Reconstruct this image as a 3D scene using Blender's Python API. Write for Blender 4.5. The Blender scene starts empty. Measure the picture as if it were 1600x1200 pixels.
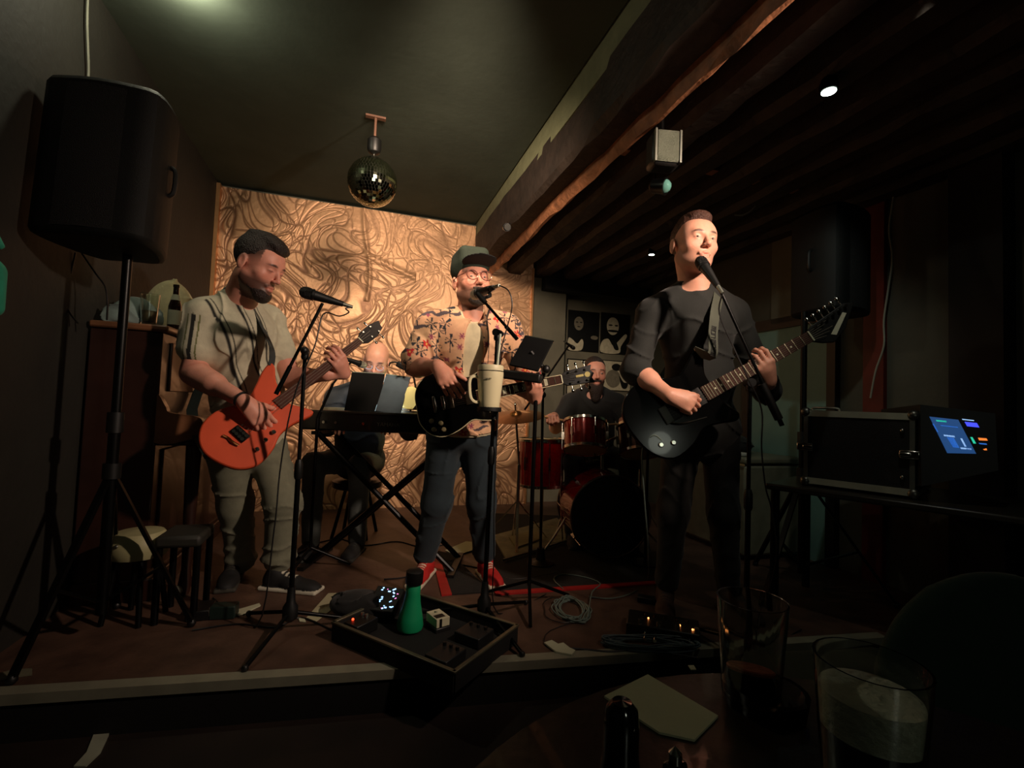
import bpy, bmesh, math, random
import numpy as np
from mathutils import Vector, Matrix
random.seed(7); np.random.seed(7)
SC = bpy.context.scene
COL = SC.collection

# ------------------------------------------------------------------ camera
F_PX = 740.0
CAM_Z = 1.12
cam_data = bpy.data.cameras.new('camera'); cam = bpy.data.objects.new('camera', cam_data); COL.objects.link(cam)
cam_data.sensor_width = 36.0; cam_data.lens = F_PX / 1600 * 36.0; cam_data.clip_start = 0.02
CAM_R = (Matrix.Rotation(math.radians(90 + 2.5), 3, 'X') @ Matrix.Rotation(math.radians(2.2), 3, 'Z'))
cam.matrix_world = Matrix.Translation((0, 0, CAM_Z)) @ CAM_R.to_4x4()
SC.camera = cam
# ------------------------------------------------------------------ colour management, world
SC.view_settings.view_transform = 'Standard'; SC.view_settings.look = 'None'
SC.view_settings.gamma = 1; SC.view_settings.use_curve_mapping = False
SC.view_settings.exposure = 0.0
w = bpy.data.worlds.new('world'); SC.world = w; w.use_nodes = True
w.node_tree.nodes['Background'].inputs[0].default_value = (0.5, 0.48, 0.42, 1)
w.node_tree.nodes['Background'].inputs[1].default_value = 0.002

def at(px, py, Y):
    """the point of the place seen at a photo pixel, Y metres in front of the lens"""
    d = CAM_R @ Vector(((px - 800) / F_PX, (600 - py) / F_PX, -1))
    return Vector((0, 0, CAM_Z)) + d * (Y / d.y)
def atz(px, py, z):
    d = CAM_R @ Vector(((px - 800) / F_PX, (600 - py) / F_PX, -1))
    return Vector((0, 0, CAM_Z)) + d * ((z - CAM_Z) / d.z)
RA = math.radians(18.1); CU, SU = math.cos(RA), math.sin(RA)
def rm(u, v, z=0.0):
    """room coordinates (u across, v deep) to world"""
    return Vector((u * CU - v * SU, u * SU + v * CU, z))
ROOM = Matrix.Rotation(RA, 3, 'Z')
STAGE = 0.15      # stage height
ZC = 2.87         # plaster ceiling
ZB = 2.42         # underside of the beams

# ------------------------------------------------------------------ lights
def light(name, kind, loc, power, color, size=0.05, target=None, angle=None, blend=0.4):
    l = bpy.data.lights.new(name, kind); l.energy = power; l.color = color
    if kind in ('POINT', 'SPOT'): l.shadow_soft_size = size
    if kind == 'SPOT': l.spot_size = math.radians(angle); l.spot_blend = blend
    o = bpy.data.objects.new(name, l); COL.objects.link(o); o.location = loc
    if target is not None:
        o.rotation_euler = (Vector(target) - Vector(loc)).to_track_quat('-Z', 'Y').to_euler()
    return o
KEY = Vector((1.35, 0.95, 2.18))
light('stage_spot_light', 'SPOT', KEY, 185, (1.0, 0.76, 0.60), 0.05, (-0.55, 2.6, 1.40), 84, 1.0)
WASH = Vector((-0.15, 1.50, 2.62))
light('copper_wash_light', 'SPOT', WASH, 235, (1.0, 0.76, 0.56), 0.2, (-0.70, 4.3, 1.80), 74, 0.5)
FILL = Vector((0.7, -1.1, 1.6))
light('added_fill_light', 'POINT', FILL, 3.3, (0.95, 1.0, 0.82), 0.12)  # added fill behind the camera, no fixture there; brightens table and fronts
light('downlight_side_light', 'SPOT', at(1440, -30, 1.42), 7, (1.0, 0.98, 0.82), 0.02, (1.42, 2.1, .95), 52, 0.6)
BULB = Vector((-1.45, 1.93, 2.785))
light('ceiling_bulb_light', 'POINT', BULB, 9, (1.0, 0.95, 0.70), 0.04)
light('downlight_near_light', 'SPOT', at(1295, 143, 1.78) - Vector((0, 0, .03)), 12, (0.9, 0.97, 0.85), 0.02, (2.0, 3.45, 1.0), 62, 0.7)
light('downlight_far_light', 'SPOT', at(1018, 398, 3.9) - Vector((0, 0, .05)), 2.5, (0.85, 0.95, 0.8), 0.02, rm(2.1, 4.3, 0), 120, 0.6)
LAMP = at(634, 628, 3.05)
light('keyboard_lamp_light', 'POINT', LAMP + Vector((0.02, 0.30, 0.08)), 1.6, (1.0, 0.85, 0.35), 0.03)

# ------------------------------------------------------------------ materials
def lin(c):
    return tuple(((x / 255) / 12.92 if x / 255 <= 0.04045 else ((x / 255 + 0.055) / 1.055) ** 2.4) for x in c)
MATS = {}
def mat(name, rgb, rough=0.6, metal=0.0, noise=0.12, nscale=14, bump=0.0, bscale=60, emit=0.0, ecol=None, coat=0.0, trans=0.0, attr=False, sheen=0.0, sss=0.0, spec=0.5):
    if name in MATS: return MATS[name]
    m = bpy.data.materials.new(name); m.use_nodes = True; nt = m.node_tree; N = nt.nodes; L = nt.links
    b = N['Principled BSDF']; c = lin(rgb)
    tc = N.new('ShaderNodeTexCoord')
    b.inputs['Roughness'].default_value = rough; b.inputs['Metallic'].default_value = metal
    b.inputs['Coat Weight'].default_value = coat; b.inputs['Transmission Weight'].default_value = trans
    b.inputs['Specular IOR Level'].default_value = spec
    if sheen: b.inputs['Sheen Weight'].default_value = sheen
    if sss: b.inputs['Subsurface Weight'].default_value = sss; b.inputs['Subsurface Radius'].default_value = (.02, .008, .004); b.inputs['Subsurface Scale'].default_value = .3
    base = None
    if attr:
        a = N.new('ShaderNodeAttribute'); a.attribute_name = 'Col'; base = a.outputs['Color']
    if noise:
        nz = N.new('ShaderNodeTexNoise'); nz.inputs['Scale'].default_value = nscale; nz.inputs['Detail'].default_value = 5
        L.new(tc.outputs['Object'], nz.inputs['Vector'])
        mr = N.new('ShaderNodeMapRange'); mr.inputs['From Min'].default_value = .3; mr.inputs['From Max'].default_value = .7
        mr.inputs['To Min'].default_value = 1 - noise; mr.inputs['To Max'].default_value = 1 + noise
        L.new(nz.outputs['Fac'], mr.inputs['Value'])
        vm = N.new('ShaderNodeVectorMath'); vm.operation = 'SCALE'
        if base: L.new(base, vm.inputs[0])
        else: vm.inputs[0].default_value = c
        L.new(mr.outputs['Result'], vm.inputs['Scale']); L.new(vm.outputs[0], b.inputs['Base Color'])
    elif base: L.new(base, b.inputs['Base Color'])
    else: b.inputs['Base Color'].default_value = (*c, 1)
    if bump:
        n2 = N.new('ShaderNodeTexNoise'); n2.inputs['Scale'].default_value = bscale; n2.inputs['Detail'].default_value = 6
        L.new(tc.outputs['Object'], n2.inputs['Vector'])
        bp = N.new('ShaderNodeBump'); bp.inputs['Strength'].default_value = bump; bp.inputs['Distance'].default_value = .01
        L.new(n2.outputs['Fac'], bp.inputs['Height']); L.new(bp.outputs['Normal'], b.inputs['Normal'])
    if emit:
        b.inputs['Emission Color'].default_value = (*lin(ecol or rgb), 1); b.inputs['Emission Strength'].default_value = emit
    MATS[name] = m; return m

M_BLACK = mat('black_plastic', (16, 16, 15), .45, noise=.1)
M_BLACKM = mat('black_metal', (14, 14, 13), .35, .6)
M_STEEL = mat('chrome', (205, 205, 195), .18, 1.0, noise=.03)
M_ALU = mat('aluminium', (165, 168, 155), .35, .9, noise=.08)
M_GRILLE = mat('grille_mesh', (22, 22, 20), .5, .5, bump=.8, bscale=400)
M_WHITE = mat('white_plastic', (205, 203, 190), .5, noise=.05)
M_PAPER = mat('paper', (190, 190, 160), .8, noise=.04, bump=.2, bscale=25)
M_CABLE = mat('cable_rubber', (18, 18, 18), .5)
M_GREYCABLE = mat('grey_cable', (105, 120, 112), .5)
M_GLASS = mat('clear_glass', (235, 240, 235), .03, trans=1.0, noise=0)
M_CYMBAL = mat('cymbal_bronze', (150, 105, 60), .3, .9, nscale=4)

# ------------------------------------------------------------------ objects
def tag(o, label=None, cat=None, group=None, kind=None):
    if label: o['label'] = label
    if cat: o['category'] = cat
    if group: o['group'] = group
    if kind: o['kind'] = kind
    return o
def thing(name, label, cat, loc=(0, 0, 0), group=None):
    o = bpy.data.objects.new(name, None); o.empty_display_size = .1; COL.objects.link(o); o.location = loc
    return tag(o, label, cat, group)
def adopt(o, parent):
    """parts are modelled in place; only the Empty of a thing carries a location"""
    if parent is not None:
        o.parent = parent
        o.matrix_parent_inverse = Matrix.Translation(-parent.location)
    return o
class MB:
    def __init__(s): s.v = []; s.f = []; s.m = []; s.mi = 0
    def add(s, vs, fs):
        n = len(s.v); s.v += [tuple(x) for x in vs]; s.f += [tuple(i + n for i in q) for q in fs]; s.m += [s.mi] * len(fs); return s
    def box(s, c, size, R=None):
        c = Vector(c); h = Vector(size) / 2; R = R or Matrix.Identity(3); vs = []
        for x in (-1, 1):
            for y in (-1, 1):
                for z in (-1, 1): vs.append(c + R @ Vector((x * h.x, y * h.y, z * h.z)))
        return s.add(vs, [(0, 1, 3, 2), (4, 6, 7, 5), (0, 4, 5, 1), (2, 3, 7, 6), (0, 2, 6, 4), (1, 5, 7, 3)])
    def ring(s, c, x, y, r, n): return [c + x * (r * math.cos(2 * math.pi * i / n)) + y * (r * math.sin(2 * math.pi * i / n)) for i in range(n)]
    def lathe(s, a, ax, prof, n=20, sx=1.0, xdir=None):
        """prof: list of (r, distance along the axis)"""
        a = Vector(a); ax = Vector(ax).normalized()
        x = Vector(xdir) if xdir is not None else ax.orthogonal(); x = (x - ax * x.dot(ax)).normalized(); y = ax.cross(x)
        vs = []; fs = []
        for r, h in prof:
            vs += [a + ax * h + x * (sx * r * math.cos(2 * math.pi * i / n)) + y * (r * math.sin(2 * math.pi * i / n)) for i in range(n)]
        for k in range(len(prof) - 1):
            for i in range(n):
                j = (i + 1) % n; fs.append((k * n + i, k * n + j, k * n + n + j, k * n + n + i))
        if prof[0][0] > 1e-5: fs.append(tuple(range(n))[::-1])
        if prof[-1][0] > 1e-5: fs.append(tuple(range((len(prof) - 1) * n, len(prof) * n)))
        return s.add(vs, fs)
    def cyl(s, a, b, r, r2=None, n=14):
        a = Vector(a); b = Vector(b); return s.lathe(a, b - a, [(r, 0), (r if r2 is None else r2, (b - a).length)], n)
    def sph(s, c, r, n=16, scale=(1, 1, 1), R=None):
        c = Vector(c); R = R or Matrix.Identity(3); vs = []; fs = []; m = n // 2
        for i in range(m + 1):
            t = math.pi * i / m
            for j in range(n):
                p = 2 * math.pi * j / n
                vs.append(c + R @ Vector((r * scale[0] * math.sin(t) * math.cos(p), r * scale[1] * math.sin(t) * math.sin(p), r * scale[2] * math.cos(t))))
        for i in range(m):
            for j in range(n):
                k = (j + 1) % n; fs.append((i * n + j, i * n + n + j, i * n + n + k, i * n + k))
        return s.add(vs, fs)
    def tube(s, pts, r, n=8, smooth=4, closed=False, flat=None):
        P = [Vector(p) for p in pts]
        if smooth > 1 and len(P) > 2: P = catmull(P, smooth, closed)
        up = Vector((0, 0, 1)); rings = []; prev = None; vs = []
        for i, p in enumerate(P):
            t = (P[(i + 1) % len(P)] - P[i - 1]) if (closed or 0 < i < len(P) - 1) else ((P[1] - P[0]) if i == 0 else (P[-1] - P[-2]))
            t.normalize()
            if prev is None: x = t.orthogonal().normalized() if flat is None else (Vector(flat) - t * Vector(flat).dot(t)).normalized()
            else: x = (prev - t * prev.dot(t)).normalized()
            prev = x; y = t.cross(x)
            if flat is None: vs += s.ring(p, x, y, r, n)
            else:
                w2, h2 = r; vs += [p + x * w2 + y * h2, p + x * w2 - y * h2, p - x * w2 - y * h2, p - x * w2 + y * h2]
        if flat is not None: n = 4
        fs = []; m = len(P)
        for k in range(m if closed else m - 1):
            for i in range(n):
                j = (i + 1) % n; q = (k + 1) % m; fs.append((k * n + i, k * n + j, q * n + j, q * n + i))
        if not closed: fs += [tuple(range(n))[::-1], tuple(range((m - 1) * n, m * n))]
        return s.add(vs, fs)
    def prism(s, poly, z0, z1, M=None):
        """poly: 2D outline; M: 4x4 placing it"""
        M = M or Matrix.Identity(4); n = len(poly)
        vs = [M @ Vector((x, y, z0)) for x, y in poly] + [M @ Vector((x, y, z1)) for x, y in poly]
        fs = [tuple(range(n))[::-1], tuple(range(n, 2 * n))] + [(i, (i + 1) % n, n + (i + 1) % n, n + i) for i in range(n)]
        return s.add(vs, fs)
    def build(s, name, mats, parent=None, bevel=0, smooth=True, angle=35, label=None, cat=None, group=None, kind=None):
        me = bpy.data.meshes.new(name); me.from_pydata(s.v, [], s.f)
        if not isinstance(mats, (list, tuple)): mats = [mats]
        for m in mats: me.materials.append(m)
        if len(mats) > 1: me.polygons.foreach_set('material_index', s.m)
        bm = bmesh.new(); bm.from_mesh(me); bmesh.ops.recalc_face_normals(bm, faces=bm.faces); bm.to_mesh(me); bm.free()
        if smooth:
            me.polygons.foreach_set('use_smooth', [True] * len(me.polygons)); me.set_sharp_from_angle(angle=math.radians(angle))
        o = bpy.data.objects.new(name, me); COL.objects.link(o)
        if bevel:
            b = o.modifiers.new('bevel', 'BEVEL'); b.width = bevel; b.segments = 2; b.limit_method = 'ANGLE'; b.angle_limit = math.radians(40)
        adopt(o, parent); tag(o, label, cat, group, kind)
        return o
def catmull(P, k=4, closed=False):
    out = []; n = len(P)
    rng = range(n) if closed else range(n - 1)
    for i in rng:
        if closed: a, b, c, d = P[i - 1], P[i], P[(i + 1) % n], P[(i + 2) % n]
        else: a, b, c, d = P[max(i - 1, 0)], P[i], P[i + 1], P[min(i + 2, n - 1)]
        for j in range(k):
            t = j / k; out.append(0.5 * ((2 * b) + (c - a) * t + (2 * a - 5 * b + 4 * c - d) * t * t + (3 * b - a - 3 * c + d) * t ** 3))
    if not closed: out.append(P[-1])
    return out
def smooth2(pts, k=5): return [(p.x, p.y) for p in catmull([Vector((x, y, 0)) for x, y in pts], k, True)]
def frame(x, z):
    """rotation whose local x runs along x and local z as near z as it can"""
    x = Vector(x).normalized(); z = Vector(z); z = (z - x * z.dot(x)).normalized(); y = z.cross(x)
    return Matrix((x, y, z)).transposed()
def rotz(a): return Matrix.Rotation(math.radians(a), 3, 'Z')
def text(name, s, loc, R, size, m, parent, depth=.0006):
    c = bpy.data.curves.new(name, 'FONT'); c.body = s; c.size = size; c.extrude = depth; c.align_x = 'CENTER'; c.align_y = 'CENTER'; c.resolution_u = 2
    o = bpy.data.objects.new(name, c); dg = None
    COL.objects.link(o); bpy.context.view_layer.update()
    me = bpy.data.meshes.new_from_object(o.evaluated_get(bpy.context.evaluated_depsgraph_get()))
    bpy.data.objects.remove(o)
    T = Matrix.Translation(loc) @ R.to_4x4(); me.transform(T); me.materials.clear(); me.materials.append(m)
    o = bpy.data.objects.new(name, me); COL.objects.link(o); adopt(o, parent); return o
# ------------------------------------------------------------------ sculpting with smooth unions (bodies and clothes)
def V3(p): return np.array((p[0], p[1], p[2]), float)
def cap(a, b, ra, rb=None, k=.02, op='u'):
    a, b = V3(a), V3(b); rb = ra if rb is None else rb; ab = b - a; L = max(ab @ ab, 1e-9); r = max(ra, rb)
    def f(P):
        q = P - a; t = np.clip((q @ ab) / L, 0, 1); return np.linalg.norm(q - t[:, None] * ab, axis=1) - (ra + (rb - ra) * t)
    return (f, np.minimum(a, b) - r, np.maximum(a, b) + r, k, op)
def ell(c, r, R=None, k=.02, op='u'):
    c, r = V3(c), V3(r); R = np.eye(3) if R is None else np.array(R)
    def f(P):
        q = (P - c) @ R; k0 = np.linalg.norm(q / r, axis=1); k1 = np.linalg.norm(q / (r * r), axis=1); return k0 * (k0 - 1) / np.maximum(k1, 1e-6)
    e = np.abs(R) @ r
    return (f, c - e, c + e, k, op)
def rbox(c, h, R=None, rad=.01, k=.01, op='u'):
    c, h = V3(c), V3(h); R = np.eye(3) if R is None else np.array(R)
    def f(P):
        q = np.abs((P - c) @ R) - (h - rad); return np.linalg.norm(np.maximum(q, 0), axis=1) + np.minimum(q.max(axis=1), 0) - rad
    e = np.abs(R) @ h
    return (f, c - e, c + e, k, op)
_E = [((0,0,0),(1,0,0)),((0,1,0),(1,1,0)),((0,0,1),(1,0,1)),((0,1,1),(1,1,1)),((0,0,0),(0,1,0)),((1,0,0),(1,1,0)),((0,0,1),(0,1,1)),((1,0,1),(1,1,1)),((0,0,0),(0,0,1)),((1,0,0),(1,0,1)),((0,1,0),(0,1,1)),((1,1,0),(1,1,1))]
def sculpt(name, prims, h, m, parent=None, disp=None, col=None, label=None, smooth=1, kind=None):
    U = [p for p in prims if p[4] == 'u']
    lo = np.min([p[1] for p in U], axis=0) - 3 * h - .01; hi = np.max([p[2] for p in U], axis=0) + 3 * h + .01
    n = (np.ceil((hi - lo) / h)).astype(int) + 1; B = 14
    V = np.ones(tuple(n), np.float32)
    PL = np.array([p[1] - p[3] - .012 for p in prims]); PH = np.array([p[2] + p[3] + .012 for p in prims])
    g = np.stack(np.meshgrid(np.arange(B), np.arange(B), np.arange(B), indexing='ij'), -1).reshape(-1, 3)
    for i in range(0, n[0], B):
        for j in range(0, n[1], B):
            for l in range(0, n[2], B):
                b0 = lo + np.array((i, j, l)) * h; b1 = b0 + (B - 1) * h
                near = np.where(np.all(PL < b1 + h, axis=1) & np.all(PH > b0 - h, axis=1))[0]
                if not any(prims[q][4] == 'u' for q in near): continue
                P = b0 + g * h; d = None
                for q in near:
                    f, _, _, k, op = prims[q]; e = f(P)
                    if op == 'u':
                        if d is None: d = e
                        else:
                            t = np.clip(.5 + .5 * (e - d) / k, 0, 1); d = e * (1 - t) + d * t - k * t * (1 - t)
                    elif d is not None:
                        e = -e; t = np.clip(.5 - .5 * (e - d) / k, 0, 1); d = e * (1 - t) + d * t + k * t * (1 - t)
                if disp is not None: d = d + disp(P)
                s = np.minimum(n - (i, j, l), B)
                V[i:i + s[0], j:j + s[1], l:l + s[2]] = d.reshape(B, B, B)[:s[0], :s[1], :s[2]]
    I = V < 0
    cnt = np.zeros(tuple(n - 1), np.int8)
    for a in (0, 1):
        for b in (0, 1):
            for c in (0, 1): cnt += I[a:n[0] - 1 + a, b:n[1] - 1 + b, c:n[2] - 1 + c]
    cells = np.argwhere((cnt > 0) & (cnt < 8)); acc = np.zeros((len(cells), 3)); num = np.zeros(len(cells))
    for a, b in _E:
        va = V[cells[:, 0] + a[0], cells[:, 1] + a[1], cells[:, 2] + a[2]]; vb = V[cells[:, 0] + b[0], cells[:, 1] + b[1], cells[:, 2] + b[2]]
        x = (va < 0) != (vb < 0); t = np.where(x, va / np.where(x, va - vb, 1), 0)
        acc += np.where(x[:, None], np.array(a) + t[:, None] * (np.array(b) - np.array(a)), 0); num += x
    verts = lo + (cells + acc / np.maximum(num, 1)[:, None]) * h
    idx = np.full(tuple(n - 1), -1, np.int32); idx[cells[:, 0], cells[:, 1], cells[:, 2]] = np.arange(len(cells))
    quads = []
    for ax in range(3):
        o1, o2 = [(1, 2), (2, 0), (0, 1)][ax]
        s0 = [slice(1, n[k] - 1) for k in range(3)]; s1 = list(s0); s0[ax] = slice(0, n[ax] - 1); s1[ax] = slice(1, n[ax])
        A, Bb = I[tuple(s0)], I[tuple(s1)]
        e = np.argwhere(A != Bb); off = np.array([1, 1, 1]); off[ax] = 0; e = e + off
        u1 = np.zeros(3, int); u1[o1] = 1; u2 = np.zeros(3, int); u2[o2] = 1
        q = np.stack([idx[tuple((e - u1 - u2).T)], idx[tuple((e - u2).T)], idx[tuple(e.T)], idx[tuple((e - u1).T)]], 1)
        fl = ~I[tuple(e.T)]; q[fl] = q[fl][:, ::-1]; q = q[:, ::-1] if False else q
        quads.append(q)
    q = np.concatenate(quads); q = q[(q >= 0).all(1)]
    if smooth:                                         # one light smoothing pass
        for _ in range(smooth):
            S = np.zeros_like(verts); c = np.zeros(len(verts))
            for a, b in ((0, 1), (1, 2), (2, 3), (3, 0)):
                np.add.at(S, q[:, a], verts[q[:, b]]); np.add.at(c, q[:, a], 1)
                np.add.at(S, q[:, b], verts[q[:, a]]); np.add.at(c, q[:, b], 1)
            verts = .5 * verts + .5 * S / np.maximum(c, 1)[:, None]
    me = bpy.data.meshes.new(name); me.vertices.add(len(verts)); me.vertices.foreach_set('co', verts.astype(np.float32).ravel())
    me.loops.add(len(q) * 4); me.loops.foreach_set('vertex_index', q.astype(np.int32).ravel())
    me.polygons.add(len(q)); me.polygons.foreach_set('loop_start', np.arange(0, len(q) * 4, 4, dtype=np.int32))
    me.update(calc_edges=True); me.validate(); me.polygons.foreach_set('use_smooth', [True] * len(me.polygons))
    bm = bmesh.new(); bm.from_mesh(me); bmesh.ops.recalc_face_normals(bm, faces=bm.faces); bm.to_mesh(me); bm.free()
    me.materials.append(m)
    if col is not None:
        a = me.color_attributes.new('Col', 'FLOAT_COLOR', 'POINT'); cc = np.ones((len(verts), 4), np.float32); cc[:, :3] = col(verts); a.data.foreach_set('color', cc.ravel())
    o = bpy.data.objects.new(name, me); COL.objects.link(o); adopt(o, parent)
    if label: o['label'] = label
    if kind: o['kind'] = kind
    return o
def folds(amp, fr, seed=0):
    """soft irregular creases of cloth"""
    r = np.random.RandomState(seed); D = r.normal(size=(6, 3)); D /= np.linalg.norm(D, axis=1)[:, None]; ph = r.uniform(0, 6, 8)
    def f(P):
        w1 = 1.5 * np.sin(P @ D[3] * fr * .7 + ph[3]) + .8 * np.sin(P @ D[4] * fr * 1.3 + ph[4]); w2 = 1.4 * np.sin(P @ D[5] * fr * .8 + ph[5] + w1)
        a = 1 - np.abs(np.sin(P @ D[0] * fr * .8 + ph[0] + w1)); b = 1 - np.abs(np.sin(P @ D[1] * fr * 1.1 + ph[1] + w2)); m = .5 + .5 * np.sin(P @ D[2] * fr * .5 + ph[2] + w2 * .6)
        return -amp * (a ** 6 * m + b ** 6 * (1 - m)) + amp * .15
    return f

class Head:
    def __init__(s, pos, fwd, roll=0, sc=1.0):
        f = V3(fwd); f /= np.linalg.norm(f); z = np.array((0, 0, 1.)); z -= f * (f @ z); z /= np.linalg.norm(z); x = np.cross(f, z)
        c, sn = math.cos(math.radians(roll)), math.sin(math.radians(roll)); x, z = x * c + z * sn, z * c - x * sn
        s.R = np.stack((x, f, z), 1); s.o = V3(pos); s.s = sc
    def p(s, x, y, z): return s.o + s.R @ (np.array((x, y, z)) * s.s)
    def loc(s, P): return (P - s.o) @ s.R / s.s
    def e(s, c, r, k=.01, op='u', rx=0):
        R = s.R
        if rx: a = math.radians(rx); R = R @ np.array(((1, 0, 0), (0, math.cos(a), -math.sin(a)), (0, math.sin(a), math.cos(a))))
        return ell(s.p(*c), np.array(r) * s.s, R, k * s.s, op)
    def c(s, a, b, ra, rb=None, k=.01, op='u'): return cap(s.p(*a), s.p(*b), ra * s.s, (ra if rb is None else rb) * s.s, k * s.s, op)
    def prims(s, closed=False, wide=1.0, mouth=0.0, lid=.0040):
        W = wide
        L = [s.e((0, -.012, .042), (.074 * W, .096, .084)), s.e((0, .028, -.02), (.064 * W, .066, .085), .03), s.e((0, .045, .035), (.06 * W, .045, .05), .03),
             s.c((-.05 * W, .0, -.055), (-.012, .066, -.095), .019, .02, .03), s.c((.05 * W, .0, -.055), (.012, .066, -.095), .019, .02, .03),
             s.e((0, .072, -.097), (.026, .022, .02), .02), s.c((-.036, .082, .024), (.036, .082, .024), .011, None, .015),
             s.e((-.043 * W, .058, -.022), (.022, .022, .02), .02), s.e((.043 * W, .058, -.022), (.022, .022, .02), .02)]
        for sx in (-1, 1):
            L.append(s.e((sx * .032, .101, .006), (.018, .014, .0125), .008, 's'))
            L.append(s.e((sx * .032, .0785, .004), (.0155, .0145, .0135), .003))
            if not closed: L.append(s.e((sx * .032, .094, .003), (.0125, .006, lid), .002, 's'))
        L += [s.c((0, .091, .018), (0, .110, -.024), .0068, .0098, .008), s.e((0, .1115, -.029), (.0108, .0115, .0095), .006),
              s.e((-.0115, .102, -.033), (.0062, .009, .0068), .006), s.e((.0115, .102, -.033), (.0062, .009, .0068), .006),
              s.c((-.021, .088, -.0605), (.021, .088, -.0605), .0065, None, .006), s.e((0, .0955, -.060), (.012, .006, .006), .006), s.e((0, .092, -.074), (.018, .009, .0075), .006),
              s.e((0, .1035, -.0665 - mouth * .004), (.024, .010, .0022 + mouth * .007), .003, 's')]
        for sx in (-1, 1):
            L.append(s.e((sx * .079 * W, -.012, -.004), (.009, .019, .033), .006)); L.append(s.e((sx * .088 * W, -.006, -.002), (.006, .010, .020), .004, 's'))
        return L
    def skin(s, base=(222, 160, 130), hair=(40, 26, 20), stub=0, fade=0, brow=1, hi=.03):
        b = np.array(lin(base)); hr = np.array(lin(hair))
        def f(P):
            q = s.loc(P); c = np.tile(b, (len(P), 1)); x, y, z = q[:, 0], q[:, 1], q[:, 2]; r = np.linalg.norm(q, axis=1); hd = r < .17
            def mix(m, col): return c * (1 - m[:, None]) + np.array(col) * m[:, None]
            red = np.exp(-(((np.abs(x) - .04) / .02) ** 2 + ((z + .02) / .022) ** 2)) * (y > .04) * .35 + np.exp(-((x / .015) ** 2 + ((z + .03) / .016) ** 2)) * (y > .09) * .35; red = red * hd
            c = mix(red, b * np.array((.95, .6, .55)))
            lip = np.clip(1.4 - ((x / .023) ** 2 + ((z + .067) / .0115) ** 2), 0, 1) * (y > .075) * hd; c = mix(np.clip(lip * .6, 0, .55), b * np.array((.70, .40, .40)))
            if brow:
                bw = np.clip(1.5 - (((np.abs(x) - .033) / .019) ** 2 + ((z - .0275 + (np.abs(x) - .03) ** 2 * 8) / .0048) ** 2), 0, 1) * (y > .05) * hd; c = mix(bw * .92, hr)
            lash = np.clip(1.4 - (((np.abs(x) - .032) / .015) ** 2 + ((z - .002) / .0028) ** 2), 0, 1) * (y > .07) * hd; c = mix(lash * .6, hr)
            if stub:
                m = np.clip((-.035 - z + np.clip(.02 - y, 0, .1) * .2) / .02, 0, 1) * (y > -.005) * (z > -.135) * hd; m = np.maximum(m, np.exp(-((x / .028) ** 2 + ((z + .05) / .007) ** 2)) * (y > .07) * hd)
                m = m * (1 - np.clip(lip, 0, 1)); c = mix(m * stub, hr * 1.6)
            if fade:
                m = np.clip((z - .0 + y * -.25) / .04, 0, 1) * (y < .055 - np.clip(z - .02, 0, 1) * .1) * hd; m = np.maximum(m, np.clip((-y - .02) / .03, 0, 1) * (z > -.06) * np.clip((z + .06) / .03, 0, 1) * hd); c = mix(np.clip(m, 0, 1) * fade, hr * 1.3)
            return c
        return f
def hand(w, f, n, s, curls, size=1.0, thumb=(.5, .7, .3), tcurl=.5, spread=.12):
    """w wrist, f towards the fingers, n palm side, s thumb side; curls: three bend angles in degrees for each of four fingers"""
    w, f, n, s = V3(w), V3(f), V3(n), V3(s); f /= np.linalg.norm(f); n -= f * (n @ f); n /= np.linalg.norm(n); s -= f * (s @ f) + n * (s @ n); s /= np.linalg.norm(s)
    z = size; L = []
    offs = (.030, .010, -.010, -.029); lens = ((.045, .026, .021), (.050, .030, .022), (.046, .028, .021), (.036, .021, .019)); top = (.088, .091, .087, .080); rr = (.0092, .0094, .009, .0082)
    for i in range(4):
        k0 = w + f * .012 * z + s * offs[i] * .55 * z; k1 = w + f * top[i] * z + s * offs[i] * z
        L.append(cap(k0, k1, .0165 * z, .0125 * z, .012))
        d = f + s * spread * (1.5 - i) * .5; d /= np.linalg.norm(d); p = k1; a = 0
        for j in range(3):
            a += math.radians(curls[i][j]); e = d * math.cos(a) + n * math.sin(a); q = p + e * lens[i][j] * z
            r0 = rr[i] * z * (1.04 - .07 * j); L.append(cap(p, q, r0, r0 * .92, .004)); p = q
    L.append(cap(w, w + f * .06 * z, .022 * z, .02 * z, .02)); L.append(cap(w + f * .02 * z + s * .015 * z + n * .006, w + f * .055 * z + s * .028 * z + n * .01, .017 * z, .016 * z, .012))
    t0 = w + f * .03 * z + s * .026 * z + n * .006 * z; d = f * thumb[0] + s * thumb[1] + n * thumb[2]; d /= np.linalg.norm(d); p = t0
    for j, ln in enumerate((.040, .032, .026)):
        q = p + d * ln * z; r0 = (.0135, .0108, .0098)[j] * z; L.append(cap(p, q, r0, r0 * .93, .006)); p = q
        d = d + (f * .5 + n * .5) * tcurl * .5; d /= np.linalg.norm(d)
    return L
M_SKIN = mat('skin', (220, 160, 130), .5, noise=.05, nscale=40, attr=True, sss=.12, bump=.08, bscale=220)
M_HAIR = mat('hair', (38, 24, 18), .55, noise=.3, nscale=90, bump=.9, bscale=160)
def clothm(name, rgb, attr=False, rough=.85, noise=.1): return mat(name, rgb, rough, noise=noise, nscale=30, attr=attr, bump=.15, bscale=300, sheen=.1)

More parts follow.
